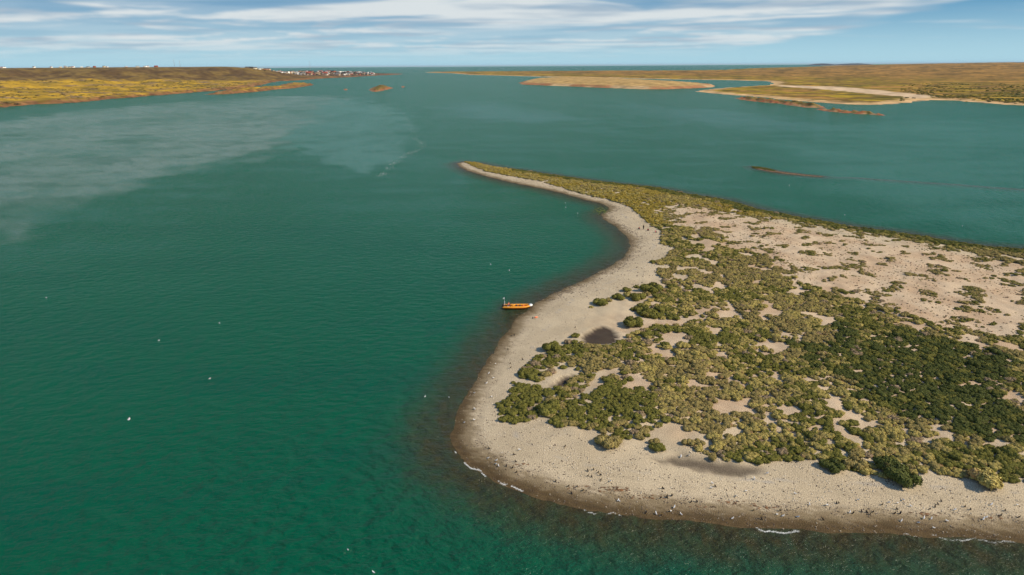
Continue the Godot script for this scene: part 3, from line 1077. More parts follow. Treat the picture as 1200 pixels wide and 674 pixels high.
func build_boat() -> void:
	var o := base("launch", Vector3(1.5, 0.08, -165.6), -0.02)
	var yellow := paint(Color(0.72, 0.30, 0.02), 0.45, 0.5)
	var orange := paint(Color(0.62, 0.13, 0.015), 0.45, 0.5)
	var black := paint(Color(0.02, 0.02, 0.022), 0.6, 0.4)
	var white := paint(Color(0.78, 0.77, 0.74), 0.5, 0.5)
	var grey := paint(Color(0.22, 0.21, 0.2), 0.7, 0.3)
	var steel := paint(Color(0.6, 0.6, 0.6), 0.3, 0.5)
	# hull: a vee bottom that rises to the bow (local +x)
	var st := surface()
	var xs := [-3.6, -2.0, 0.0, 1.6, 2.6, 3.3, 3.7]
	var half := [0.85, 0.92, 0.95, 0.85, 0.6, 0.3, 0.04]
	var keel := [-0.28, -0.3, -0.3, -0.24, -0.08, 0.18, 0.5]
	var rail := [0.34, 0.34, 0.36, 0.42, 0.5, 0.58, 0.64]
	for k in 6:
		for s in [-1.0, 1.0]:
			var a0 := Vector3(xs[k], keel[k], 0)
			var a1 := Vector3(xs[k], keel[k] + 0.22, s * half[k] * 0.8)
			var a2 := Vector3(xs[k], rail[k], s * half[k])
			var b0 := Vector3(xs[k + 1], keel[k + 1], 0)
			var b1 := Vector3(xs[k + 1], keel[k + 1] + 0.12, s * half[k + 1] * 0.8)
			var b2 := Vector3(xs[k + 1], rail[k + 1], s * half[k + 1])
			quad(st, a0, b0, b1, a1)
			quad(st, a1, b1, b2, a2)
	quad(st, Vector3(-3.6, -0.28, -0.01), Vector3(-3.6, 0.34, -0.85), Vector3(-3.6, 0.34, 0.85), Vector3(-3.6, -0.28, 0.01))
	done(st, "hull", orange, o)
	# buoyancy tubes along both sides, meeting under the bow cap
	for s in [-1.0, 1.0]:
		st = surface()
		tube(st, [Vector3(-4.0, 0.42, s * 0.96), Vector3(-3.7, 0.42, s * 0.97), Vector3(-1.0, 0.42, s * 1.0), Vector3(1.2, 0.46, s * 0.98), Vector3(2.2, 0.54, s * 0.82), Vector3(2.9, 0.64, s * 0.5), Vector3(3.25, 0.7, s * 0.26)], [0.1, 0.25, 0.27, 0.27, 0.26, 0.25, 0.24], 12)
		var t := done(st, "side_tube", yellow, o)
		st = surface()
		tube(st, [Vector3(-3.6, 0.36, s * 1.235), Vector3(-1.0, 0.36, s * 1.275), Vector3(1.2, 0.4, s * 1.255), Vector3(2.25, 0.48, s * 1.08)], [0.03, 0.035, 0.035, 0.03], 6)
		done(st, "rubbing_strake", orange, t)
	st = surface()
	tube(st, [Vector3(2.95, 0.7, -0.42), Vector3(3.3, 0.74, -0.28), Vector3(3.52, 0.77, 0), Vector3(3.3, 0.74, 0.28), Vector3(2.95, 0.7, 0.42)], [0.265, 0.29, 0.31, 0.29, 0.265], 12)
	done(st, "bow_cap", white, o)
	st = surface()
	box(st, Vector3(3.2, 0.42, 0), Vector3(0.75, 0.3, 0.5), 0.08)
	done(st, "stem_fender", black, o)
	st = surface()
	box(st, Vector3(-0.6, 0.2, 0), Vector3(5.8, 0.06, 1.5), 0.02)
	done(st, "deck", yellow, o)
	st = surface()
	box(st, Vector3(-1.25, 0.62, 0), Vector3(0.7, 0.8, 0.75), 0.08)
	var con := done(st, "console", yellow, o)
	st = surface()
	box(st, Vector3(-1.02, 1.15, 0), Vector3(0.05, 0.28, 0.66), 0.02)
	var glass := paint(Color(0.05, 0.06, 0.07), 0.1, 0.5)
	done(st, "windscreen", glass, con)
	for x in [-0.35, 0.55, 1.45]:
		st = surface()
		box(st, Vector3(x, 0.42, 0), Vector3(0.42, 0.4, 1.2), 0.05)
		var b := done(st, "bench", orange if x > 1.0 else yellow, o)
		st = surface()
		box(st, Vector3(x, 0.655, 0), Vector3(0.4, 0.07, 1.14), 0.03)
		done(st, "cushion", black if x < 1.0 else orange, b)
	st = surface()
	box(st, Vector3(-2.5, 0.4, 0), Vector3(0.5, 0.38, 1.3), 0.05)
	done(st, "stern_bench", white, o)
	for z in [-0.32, 0.32]:
		st = surface()
		box(st, Vector3(-3.85, 0.72, z), Vector3(0.42, 0.55, 0.34), 0.09)
		var e := done(st, "outboard_motor", black, o)
		st = surface()
		tube(st, [Vector3(-3.85, 0.5, z), Vector3(-3.9, -0.35, z)], [0.1, 0.06], 8)
		done(st, "shaft", grey, e)
	st = surface()
	for z in [-0.7, 0.7]:
		tube(st, [Vector3(-3.3, 0.35, z), Vector3(-3.45, 1.6, z * 0.9)], [0.03, 0.03], 6)
	tube(st, [Vector3(-3.45, 1.6, -0.63), Vector3(-3.45, 1.6, 0.63)], [0.03, 0.03], 6)
	done(st, "roll_bar", steel, o)
	st = surface()
	tube(st, [Vector3(-3.45, 1.6, 0.2), Vector3(-3.5, 3.0, 0.2)], [0.025, 0.015], 6)
	var pole := done(st, "flag_pole", white, o)
	st = surface()
	for k in 5:
		var a := Vector3(-3.5 - k * 0.07, 2.88 - k * 0.03, 0.2 + 0.05 * sin(k * 1.4))
		var b := Vector3(-3.5 - (k + 1) * 0.07, 2.88 - (k + 1) * 0.03, 0.2 + 0.05 * sin((k + 1) * 1.4))
		var d := Vector3(0.02, -0.26, 0)
		quad(st, a, b, b + d, a + d)
		quad(st, a + Vector3(0, 0, 0.012), a + d + Vector3(0, 0, 0.012), b + d + Vector3(0, 0, 0.012), b + Vector3(0, 0, 0.012))
	done(st, "flag", white, pole)
	tag(o, "orange and yellow open launch with white bow run up on the beach", "boat")
	# bags left on the beach
	var p := Vector2(5.9, -156.9)
	var bag := base("dry_bag", Vector3(p.x, island_height(p), p.y), 0.4)
	st = surface()
	tube(st, [Vector3(-0.42, 0.17, 0), Vector3(-0.36, 0.19, 0), Vector3(0.3, 0.19, 0), Vector3(0.4, 0.18, 0)], [0.1, 0.19, 0.19, 0.1], 10)
	done(st, "sack", paint(Color(0.75, 0.22, 0.10), 0.6, 0.4), bag)
	st = surface()
	tube(st, [Vector3(0.38, 0.18, 0), Vector3(0.46, 0.18, 0), Vector3(0.56, 0.15, 0.05)], [0.08, 0.04, 0.06], 6)
	done(st, "rolled_neck", paint(Color(0.65, 0.18, 0.08), 0.6, 0.4), bag)
	tag(bag, "orange dry bag lying on the beach near the launch", "bag")
	p = Vector2(5.1, -156.6)
	var pack := base("backpack", Vector3(p.x, island_height(p), p.y), 1.1)
	st = surface()
	box(st, Vector3(0, 0.25, 0), Vector3(0.34, 0.5, 0.24), 0.08)
	done(st, "sack", black, pack)
	st = surface()
	box(st, Vector3(0, 0.18, 0.15), Vector3(0.24, 0.24, 0.09), 0.03)
	done(st, "front_pocket", grey, pack)
	tag(pack, "dark backpack standing beside the orange dry bag on the beach", "backpack")

# ---------------------------------------------------------------- people
# bones: [from, to, radius, radius]; the skin is where a smooth blend of their distances crosses zero
func blend_field(p: Vector3, bones: Array, k: float) -> float:
	var best := 9.0
	for b in bones:
		var a: Vector3 = b[0]
		var ab: Vector3 = b[1] - a
		var t := clampf((p - a).dot(ab) / maxf(ab.length_squared(), 1e-6), 0.0, 1.0)
		var d: float = (p - a - ab * t).length() - lerpf(b[2], b[3], t)
		var h := maxf(k - absf(best - d), 0.0) / k
		best = minf(best, d) - h * h * k * 0.25
	return best

func skin(st: SurfaceTool, bones: Array, cell: float, k: float) -> void:
	# surface nets over the bones' bounding box
	var lo := Vector3(9, 9, 9)
	var hi := -lo
	for b in bones:
		for e in 2:
			var r: float = b[2 + e] + cell * 2.5 + k * 0.3
			lo = lo.min(b[e] - Vector3(r, r, r))
			hi = hi.max(b[e] + Vector3(r, r, r))
	var n := Vector3i(((hi - lo) / cell).ceil()) + Vector3i.ONE
	var f := PackedFloat32Array()
	f.resize(n.x * n.y * n.z)
	for z in n.z:
		for y in n.y:
			for x in n.x:
				f[(z * n.y + y) * n.x + x] = blend_field(lo + Vector3(x, y, z) * cell, bones, k)
	var at := {}
	var steps := [0, 1, n.x, n.x + 1, n.x * n.y, n.x * n.y + 1, n.x * n.y + n.x, n.x * n.y + n.x + 1]
	for z in n.z - 1:
		for y in n.y - 1:
			for x in n.x - 1:
				var i := (z * n.y + y) * n.x + x
				var sum := Vector3.ZERO
				var hits := 0
				for e in [[0, 1], [2, 3], [4, 5], [6, 7], [0, 2], [1, 3], [4, 6], [5, 7], [0, 4], [1, 5], [2, 6], [3, 7]]:
					var a := f[i + steps[e[0]]]
					var b := f[i + steps[e[1]]]
					if (a < 0.0) != (b < 0.0):
						var t := a / (a - b)
						var pa := Vector3(e[0] & 1, (e[0] >> 1) & 1, e[0] >> 2)
						var pb := Vector3(e[1] & 1, (e[1] >> 1) & 1, e[1] >> 2)
						sum += pa.lerp(pb, t)
						hits += 1
				if hits: at[i] = lo + (Vector3(x, y, z) + sum / hits) * cell
	for i in at:
		for axis in 3:
			var du: int = [1, n.x, n.x * n.y][axis]
			var dv: int = [n.x, n.x * n.y, 1][axis]
			var dw: int = [n.x * n.y, 1, n.x][axis]
			if i + du >= f.size() or i - dv - dw < 0: continue
			if (f[i] < 0.0) == (f[i + du] < 0.0): continue
			if at.has(i - dv) and at.has(i - dw) and at.has(i - dv - dw):
				if f[i] < 0.0: quad(st, at[i], at[i - dw], at[i - dv - dw], at[i - dv])
				else: quad(st, at[i], at[i - dv], at[i - dv - dw], at[i - dw])

func figure(pose: Dictionary) -> Dictionary:
	# joints in metres, facing +z
	var hip: Vector3 = pose.hip
	var chest: Vector3 = pose.chest
	var up := (chest - hip).normalized()
	var neck := chest + up * 0.16
	var head := neck + up * 0.17 + Vector3(0, 0, 0.03)
	var torso := [[hip + Vector3(-0.09, 0, 0), hip + Vector3(0.09, 0, 0), 0.12, 0.12], [hip, hip.lerp(chest, 0.5), 0.125, 0.115], [hip.lerp(chest, 0.5), chest, 0.115, 0.135], [chest + Vector3(-0.1, 0, 0), chest + Vector3(0.1, 0, 0), 0.12, 0.12], [chest + up * 0.09 + Vector3(-0.15, 0, 0), chest + up * 0.09 + Vector3(0.15, 0, 0), 0.07, 0.07]]
	var arms := []
	var legs := []
	var feet := []
	var hands := []
	for s in [-1.0, 1.0]:
		var sh := chest + up * 0.08 + Vector3(s * 0.19, 0, 0)
		var el: Vector3 = pose.elbow * Vector3(s, 1, 1)
		var wr: Vector3 = pose.wrist * Vector3(s, 1, 1)
		var kn: Vector3 = pose.knee * Vector3(s, 1, 1)
		var an: Vector3 = pose.ankle * Vector3(s, 1, 1)
		arms.append([sh, el, 0.058, 0.045])
		arms.append([el, wr, 0.045, 0.03])
		legs.append([hip + Vector3(s * 0.1, -0.02, 0), kn, 0.095, 0.062])
		legs.append([kn, an, 0.062, 0.04])
		var toe: Vector3 = pose.toe
		feet.append([an + Vector3(0, -0.03, -0.03), an + toe * 0.19, 0.042, 0.034])
		# palm, four fingers and a thumb, gently curled
		var d := (wr - el).normalized()
		var side := Vector3(0, 0, 1) if absf(d.z) < 0.7 else Vector3(0, 1, 0)
		side = (side - d * side.dot(d)).normalized()
		var curl: Vector3 = d.cross(side) * s
		hands.append([wr, wr + d * 0.08, 0.026, 0.028])
		hands.append([wr + d * 0.05 + side * 0.02, wr + d * 0.08 - side * 0.02, 0.022, 0.022])
		for q in 4:
			var b := wr + d * 0.085 + side * (0.03 - q * 0.02)
			var l: float = [0.04, 0.045, 0.042, 0.033][q]
			hands.append([b, b + d * l + curl * 0.006, 0.0095, 0.0085])
			hands.append([b + d * l + curl * 0.006, b + d * l * 1.7 + curl * 0.028, 0.0085, 0.0075])
		hands.append([wr + d * 0.03 + side * 0.02, wr + d * 0.07 + side * 0.055, 0.012, 0.01])
		hands.append([wr + d * 0.07 + side * 0.055, wr + d * 0.1 + side * 0.058 + curl * 0.012, 0.01, 0.0085])
	var skull := [[neck - up * 0.03, head - up * 0.06, 0.055, 0.052], [head + Vector3(0, 0.03, -0.02), head + Vector3(0, -0.01, 0.01), 0.09, 0.082], [head + Vector3(0, -0.06, 0.03), head + Vector3(0, -0.09, 0.05), 0.058, 0.035], [head + Vector3(0, 0.0, 0.085), head + Vector3(0, -0.035, 0.108), 0.012, 0.017], [head + Vector3(-0.085, -0.02, -0.01), head + Vector3(-0.088, 0.015, -0.015), 0.016, 0.018], [head + Vector3(0.085, -0.02, -0.01), head + Vector3(0.088, 0.015, -0.015), 0.016, 0.018], [head + Vector3(-0.025, -0.058, 0.082), head + Vector3(0.025, -0.058, 0.082), 0.011, 0.011]]
	var out := {}
	var st := surface()
	skin(st, torso + arms + legs + feet + skull.slice(0, 2), 0.035, 0.05)
	skin(st, skull, 0.014, 0.025)
	skin(st, hands.slice(0, 12), 0.009, 0.008)
	skin(st, hands.slice(12), 0.009, 0.008)
	out.body = shaded(st)
	var thick := func(l: Array, by: float) -> Array: return l.map(func(b): return [b[0], b[1], b[2] + by, b[3] + by])
	st = surface()
	skin(st, thick.call(torso + arms, 0.022), 0.03, 0.05)
	out.jacket = shaded(st)
	st = surface()
	skin(st, thick.call(legs + torso.slice(0, 1), 0.024), 0.03, 0.05)
	out.trousers = shaded(st)
	st = surface()
	skin(st, thick.call(feet, 0.014), 0.02, 0.02)
	out.shoes = shaded(st)
	st = surface()
	skin(st, [[head + Vector3(0, 0.045, -0.035), head + Vector3(0, 0.05, 0.01), 0.09, 0.078], [head + Vector3(0, 0.0, -0.06), head + Vector3(0, -0.06, -0.05), 0.06, 0.045]], 0.016, 0.03)
	out.hair = shaded(st)
	st = surface()
	skin(st, thick.call(torso.slice(1, 4), 0.06), 0.03, 0.05)
	out.vest = shaded(st)
	return out

func shaded(st: SurfaceTool) -> ArrayMesh:
	st.index()
	st.generate_normals()
	return st.commit()

func person(f: Dictionary, at: Vector3, turn: float, jacket: Color, trousers: Color, vest: bool, label: String) -> void:
	var o := base("person", at, turn)
	add_mesh("body", f.body, paint(Color(0.45, 0.27, 0.19), 0.6, 0.3), o)
	add_mesh("jacket", f.jacket, paint(jacket, 0.85, 0.2), o)
	add_mesh("trousers", f.trousers, paint(trousers, 0.85, 0.2), o)
	add_mesh("shoes", f.shoes, paint(Color(0.05, 0.045, 0.04), 0.7, 0.3), o)
	add_mesh("hair", f.hair, paint(Color(0.05, 0.03, 0.02), 0.7, 0.3), o)
	if vest: add_mesh("life_vest", f.vest, paint(Color(0.85, 0.2, 0.09), 0.7, 0.3), o)
	tag(o, label, "person")

func build_people() -> void:
	var stand := figure({"hip": Vector3(0, 0.95, 0), "chest": Vector3(0, 1.33, 0.0), "elbow": Vector3(0.27, 1.1, -0.02), "wrist": Vector3(0.27, 0.87, 0.08), "knee": Vector3(0.11, 0.5, 0.03), "ankle": Vector3(0.12, 0.085, -0.01), "toe": Vector3(0.1, -0.25, 0.95)})
	var sit := figure({"hip": Vector3(0, 0.12, 0), "chest": Vector3(0, 0.48, 0.04), "elbow": Vector3(0.3, 0.3, 0.12), "wrist": Vector3(0.2, 0.42, 0.34), "knee": Vector3(0.15, 0.46, 0.4), "ankle": Vector3(0.15, 0.085, 0.56), "toe": Vector3(0.1, -0.25, 0.95)})
	var bench := figure({"hip": Vector3(0, 0.12, 0), "chest": Vector3(0, 0.5, 0.02), "elbow": Vector3(0.28, 0.27, 0.06), "wrist": Vector3(0.18, 0.24, 0.3), "knee": Vector3(0.13, 0.14, 0.44), "ankle": Vector3(0.13, -0.29, 0.46), "toe": Vector3(0.1, -0.25, 0.95)})
	var g := func(x: float, z: float) -> Vector3: return Vector3(x, island_height(Vector2(x, z)) - 0.01, z)
	person(stand, g.call(49.7, -249.5), 2.2, Color(0.02, 0.018, 0.02), Color(0.015, 0.015, 0.02), false, "standing person in black jacket and dark trousers on the beach")
	person(sit, g.call(48.3, -250.4), -0.8, Color(0.55, 0.09, 0.05), Color(0.06, 0.05, 0.06), false, "person in bright red jacket sitting on the sand beside the standing one")
	person(sit, g.call(50.9, -247.2), 0.5, Color(0.22, 0.012, 0.02), Color(0.03, 0.02, 0.03), false, "person in dark maroon jacket sitting on the sand near the shrubs")
	person(sit, g.call(52.9, -243.4), 1.0, Color(0.55, 0.16, 0.17), Color(0.10, 0.09, 0.09), false, "person in pink jacket sitting apart on the sand")
	person(bench, Vector3(-1.0, 0.67, -165.25), 1.57, Color(0.06, 0.06, 0.07), Color(0.03, 0.03, 0.04), true, "person in orange life vest on the launch's stern bench, nearer its flag")
	person(bench, Vector3(-0.95, 0.67, -166.0), 1.57, Color(0.02, 0.02, 0.03), Color(0.03, 0.03, 0.04), true, "person in orange life vest over black clothes at the launch's far rail")

# ---------------------------------------------------------------- birds
func bird_shape(tilt: float, legs: bool, pale: Color, dark: Color, wings := false) -> ArrayMesh:
	# a tapered body along x with head, bill, folded wings and tail; colours follow the plumage
	var v := []
	var st := surface()
	var spine := [[-0.30, 0.03, 0.012, 0.03], [-0.2, 0.02, 0.035, 0.05], [-0.1, 0.0, 0.07, 0.08], [0.0, -0.005, 0.085, 0.09], [0.09, 0.01, 0.07, 0.075], [0.14, 0.05, 0.048, 0.046], [0.16, 0.10, 0.036, 0.034], [0.18, 0.145, 0.042, 0.038], [0.215, 0.155, 0.036, 0.032], [0.245, 0.15, 0.014, 0.012], [0.295, 0.138, 0.004, 0.004]]
	var sides := 8
	var rings := []
	for q in spine:
		var ring := []
		for i in sides:
			var a := TAU * i / sides
			ring.append(Vector3(q[0], q[1] + sin(a) * q[2], cos(a) * q[3]))
		rings.append(ring)
	var turn := Basis(Vector3.BACK, tilt)
	var up := Vector3(0, 0.2 if legs else 0.05, 0)
	for k in rings.size() - 1:
		for i in sides:
			var j := (i + 1) % sides
			var back: bool = sin(TAU * (i + 0.5) / sides) > -0.2 and k < 4
			var c := dark if back else pale
			if k >= 8: c = Color(0.45, 0.28, 0.03)
			st.set_color(c)
			for p in [rings[k][i], rings[k + 1][i], rings[k + 1][j], rings[k][i], rings[k + 1][j], rings[k][j]]: st.add_vertex(turn * p + up)
	st.set_color(dark)
	for s in [-1.0, 1.0]:
		if wings:
			var w := [Vector3(0.07, 0.06, s * 0.06), Vector3(0.12, 0.14, s * 0.3), Vector3(0.0, 0.1, s * 0.62), Vector3(-0.06, 0.12, s * 0.3), Vector3(-0.08, 0.05, s * 0.06)]
			for e in [[0, 1, 3], [0, 3, 4], [1, 2, 3]]:
				for d in [0.0, -0.012]:
					for p in e: st.add_vertex(w[p] + up + Vector3(0, d, 0))
		else:
			var w := [Vector3(0.07, 0.04, s * 0.075), Vector3(-0.05, 0.065, s * 0.085), Vector3(-0.33, 0.045, s * 0.02), Vector3(-0.08, -0.015, s * 0.1)]
			for p in [w[0], w[1], w[3], w[1], w[2], w[3]]: st.add_vertex(turn * p + up)
	if legs:
		st.set_color(Color(0.3, 0.18, 0.06))
		for s in [-1.0, 1.0]:
			tube(st, [Vector3(-0.01, 0.15, s * 0.035), Vector3(-0.015, 0.08, s * 0.035), Vector3(0.0, 0.0, s * 0.035)], [0.012, 0.008, 0.008], 5)
			tube(st, [Vector3(-0.01, 0.006, s * 0.035), Vector3(0.06, 0.005, s * 0.04)], [0.008, 0.014], 4)
	st.generate_normals()
	return st.commit()

func bird_place(p: Vector2, s: float) -> String:
	var ground := "dark wet sand" if s < wet_width(p) else "dry pale shingle"
	if p.distance_to(Vector2(5, -160)) < 25.0: return ground + " near the launch"
	for q in WRACK:
		if p.distance_to(q) < 2.0: return ground + " beside rusty brown weed"
	if seg_dist(p, MUDS[2]) < 4.0: return ground + " by the long dark wet streak"
	if s < 1.6: return ground + " right at the water's edge"
	if seg_dist(p, VEG) < 4.0: return ground + " close to the shrubs"
	return ground + (" on the launch's side" if p.x < -3.0 else " of the open beach")

func build_birds() -> void:
	var feather := paint(Color(1, 1, 1), 0.8, 0.2)
	feather.vertex_color_use_as_albedo = true
	feather.cull_mode = BaseMaterial3D.CULL_DISABLED
	var white := Color(0.88, 0.87, 0.83)
	var black := Color(0.025, 0.023, 0.022)
	var gull := bird_shape(0.3, true, white, Color(0.5, 0.5, 0.5))
	var swimmer := bird_shape(0.1, false, white, Color(0.6, 0.6, 0.6))
	var flyer := bird_shape(0.0, false, white, Color(0.6, 0.6, 0.6), true)
	var dusky := bird_shape(0.75, true, Color(0.05, 0.04, 0.035), black)
	var r := RandomNumberGenerator.new()
	r.seed = 8
	for p in LIGHT_GULLS:
		var h := island_height(p)
		var o := add_mesh("gull", gull, feather)
		o.position = Vector3(p.x, h, p.y)
		o.rotation.y = r.randf() * TAU
		o.scale = Vector3.ONE * r.randf_range(0.88, 1.05)
		var s := shore(p)
		tag(o, "white gull with grey back on the %s" % bird_place(p, s), "gull", "gulls on the beach")
	for p in DARK_BIRDS:
		var h := island_height(p)
		var o := add_mesh("dark_seabird", dusky, feather)
		o.position = Vector3(p.x, h, p.y)
		o.rotation.y = r.randf() * TAU
		o.scale = Vector3.ONE * r.randf_range(0.9, 1.15)
		var s := shore(p)
		tag(o, "upright blackish seabird on the %s" % bird_place(p, s), "seabird", "dark seabirds on the beach")
	for p in FLOATING_GULLS:
		var o := add_mesh("floating_gull", swimmer, feather)
		o.position = Vector3(p.x, 0.0, p.y)
		o.rotation.y = r.randf() * TAU
		o.scale = Vector3.ONE * 0.9
		tag(o, "white gull floating on the green water", "gull", "gulls on the water")
	var fl := add_mesh("flying_gull", flyer, feather)
	fl.position = Vector3(FLYING_GULL.x, 4.0, FLYING_GULL.y)
	fl.rotation.y = 0.4
	tag(fl, "pale gull flying low over the open water with wings spread", "gull")

# ---------------------------------------------------------------- outlines on the ground, in metres (x, z)
var SHORE := PackedVector2Array([Vector2(67.17, -74.14), Vector2(61.92, -74.69), Vector2(56.61, -75.25), Vector2(50.1, -75.83), Vector2(44.57, -76.23), Vector2(40.15, -76.63), Vector2(35.07, -76.94), Vector2(29.03, -77.98), Vector2(23.39, -78.86), Vector2(17.89, -79.75), Vector2(12.91, -80.75), Vector2(9.52, -81.75), Vector2(6.08, -82.97), Vector2(3.31, -84.62), Vector2(0.58, -86.32), Vector2(-2.38, -88.31), Vector2(-5.09, -91.29), Vector2(-7.18, -92.97), Vector2(-8.54, -94.94), Vector2(-9.74, -98.02), Vector2(-10.5, -102.1), Vector2(-10.49, -105.56), Vector2(-9.84, -111.14), Vector2(-8.13, -119.76), Vector2(-6.14, -128.75), Vector2(-2.62, -143.87), Vector2(1.01, -156.95), Vector2(4.62, -165.57), Vector2(9.01, -173.64), Vector2(14.64, -180.9), Vector2(21.0, -189.12), Vector2(26.5, -197.18), Vector2(31.43, -204.46), Vector2(37.03, -214.31), Vector2(41.19, -227.41), Vector2(42.72, -240.21), Vector2(40.6, -257.39), Vector2(37.53, -272.09), Vector2(38.36, -281.25), Vector2(43.45, -291.8), Vector2(41.6, -303.35), Vector2(33.0, -316.0), Vector2(23.94, -333.18), Vector2(12.87, -348.36), Vector2(-1.5, -366.4), Vector2(-14.17, -385.86), Vector2(-26.19, -408.0), Vector2(-32.63, -426.29), Vector2(-34.71, -439.93), Vector2(-31.39, -447.91), Vector2(-22.78, -443.43), Vector2(-9.88, -423.45), Vector2(11.04, -403.04), Vector2(34.18, -378.17), Vector2(51.45, -361.63), Vector2(65.65, -351.67), Vector2(75.09, -343.61), Vector2(83.69, -328.8), Vector2(99.4, -311.72), Vector2(106.54, -289.89), Vector2(117.18, -273.9), Vector2(131.61, -254.94), Vector2(145.93, -243.46), Vector2(155.67, -231.76), Vector2(162.08, -225.09), Vector2(172.81, -220.86), Vector2(215, -206), Vector2(262, -186), Vector2(292, -150), Vector2(280, -115), Vector2(230, -88), Vector2(160, -73), Vector2(110, -69)])
var VEG := PackedVector2Array([Vector2(-29.9, -441.7), Vector2(-22.6, -418.5), Vector2(-13.6, -397.4), Vector2(1.8, -377.9), Vector2(15.4, -361.6), Vector2(24.7, -344.1), Vector2(33.8, -325.9), Vector2(44.5, -310.4), Vector2(51.1, -295.3), Vector2(53.0, -270.8), Vector2(53.5, -255.6), Vector2(55.3, -248.5), Vector2(54.7, -238.0), Vector2(52.0, -228.3), Vector2(53.1, -217.1), Vector2(48.9, -207.0), Vector2(43.8, -203.2), Vector2(44.2, -195.0), Vector2(42.8, -190.8), Vector2(43.6, -185.0), Vector2(42.4, -175.9), Vector2(39.2, -171.0), Vector2(35.2, -164.4), Vector2(30.4, -159.4), Vector2(31.9, -155.8), Vector2(34.1, -153.5), Vector2(34.9, -150.1), Vector2(32.2, -146.9), Vector2(27.6, -142.9), Vector2(24.2, -138.5), Vector2(20.8, -136.3), Vector2(17.5, -136.8), Vector2(16.2, -138.7), Vector2(13.6, -138.7), Vector2(10.2, -136.9), Vector2(8.2, -133.7), Vector2(5.7, -132.0), Vector2(3.6, -129.4), Vector2(1.4, -123.8), Vector2(2.2, -120.7), Vector2(5.6, -120.7), Vector2(7.7, -122.9), Vector2(9.4, -124.9), Vector2(12.5, -126.4), Vector2(13.4, -123.6), Vector2(11.2, -119.1), Vector2(8.9, -117.0), Vector2(5.7, -116.3), Vector2(4.5, -117.1), Vector2(4.0, -118.9), Vector2(2.5, -119.6), Vector2(0.5, -118.9), Vector2(-0.6, -115.0), Vector2(-2.3, -112.0), Vector2(-2.8, -109.1), Vector2(-1.9, -105.8), Vector2(0.7, -103.7), Vector2(3.8, -105.7), Vector2(5.7, -109.0), Vector2(7.8, -110.6), Vector2(8.6, -109.0), Vector2(6.8, -106.6), Vector2(6.6, -104.8), Vector2(7.5, -102.7), Vector2(10.4, -102.3), Vector2(12.5, -101.7), Vector2(14.6, -100.1), Vector2(17.8, -98.2), Vector2(21.3, -98.2), Vector2(24.2, -98.4), Vector2(26.0, -98.7), Vector2(27.8, -97.1), Vector2(28.9, -95.3), Vector2(31.2, -92.2), Vector2(36.4, -91.0), Vector2(42.9, -92.1), Vector2(46.4, -92.1), Vector2(47.8, -89.3), Vector2(49.8, -89.1), Vector2(53.4, -88.4), Vector2(55.0, -87.5), Vector2(56.6, -86.2), Vector2(59.2, -87.4), Vector2(62.0, -88.3), Vector2(65.8, -87.6), Vector2(67.7, -86.3), Vector2(69.1, -85.0), Vector2(71.6, -86.2), Vector2(75.1, -85.1), Vector2(90, -88), Vector2(160, -90), Vector2(240, -105), Vector2(270, -150), Vector2(240, -185), Vector2(205, -203), Vector2(171.2, -218.7), Vector2(160.6, -222.8), Vector2(154.2, -229.4), Vector2(144.5, -240.9), Vector2(130.6, -252.8), Vector2(116.5, -272.3), Vector2(105.9, -288.1), Vector2(98.8, -309.6), Vector2(83.1, -326.5), Vector2(74.6, -341.1), Vector2(65.2, -349.1), Vector2(51.1, -358.9), Vector2(33.9, -375.2), Vector2(11.0, -399.7), Vector2(-10.1, -419.8), Vector2(-22.7, -441.4)])
var SAND := PackedVector2Array([Vector2(64.9, -289.3), Vector2(75.0, -292.7), Vector2(85.2, -285.1), Vector2(93.2, -271.3), Vector2(111.0, -258.4), Vector2(125.1, -241.4), Vector2(138.8, -228.6), Vector2(148.4, -212.8), Vector2(152.6, -199.0), Vector2(148.4, -186.9), Vector2(190, -185), Vector2(215, -165), Vector2(200, -135), Vector2(150, -130), Vector2(114.3, -139.6), Vector2(106.4, -137.8), Vector2(101.8, -135.0), Vector2(98.7, -140.8), Vector2(97.1, -145.4), Vector2(94.2, -153.0), Vector2(89.4, -157.8), Vector2(88.8, -165.4), Vector2(85.4, -170.1), Vector2(77.5, -176.7), Vector2(78.0, -185.9), Vector2(80.4, -196.9), Vector2(78.0, -210.3), Vector2(72.1, -221.0), Vector2(72.6, -240.1), Vector2(64.6, -249.6), Vector2(61.0, -262.8)])
var DARK := PackedVector2Array([Vector2(74.0, -141.2), Vector2(88.3, -144.5), Vector2(97.0, -139.3), Vector2(98.8, -133.3), Vector2(105.3, -127.1), Vector2(79.5, -91.3), Vector2(77.0, -94.5), Vector2(73.0, -102.5), Vector2(65.0, -104.1), Vector2(62.4, -110.9), Vector2(62.9, -124.5), Vector2(63.8, -135.1)])
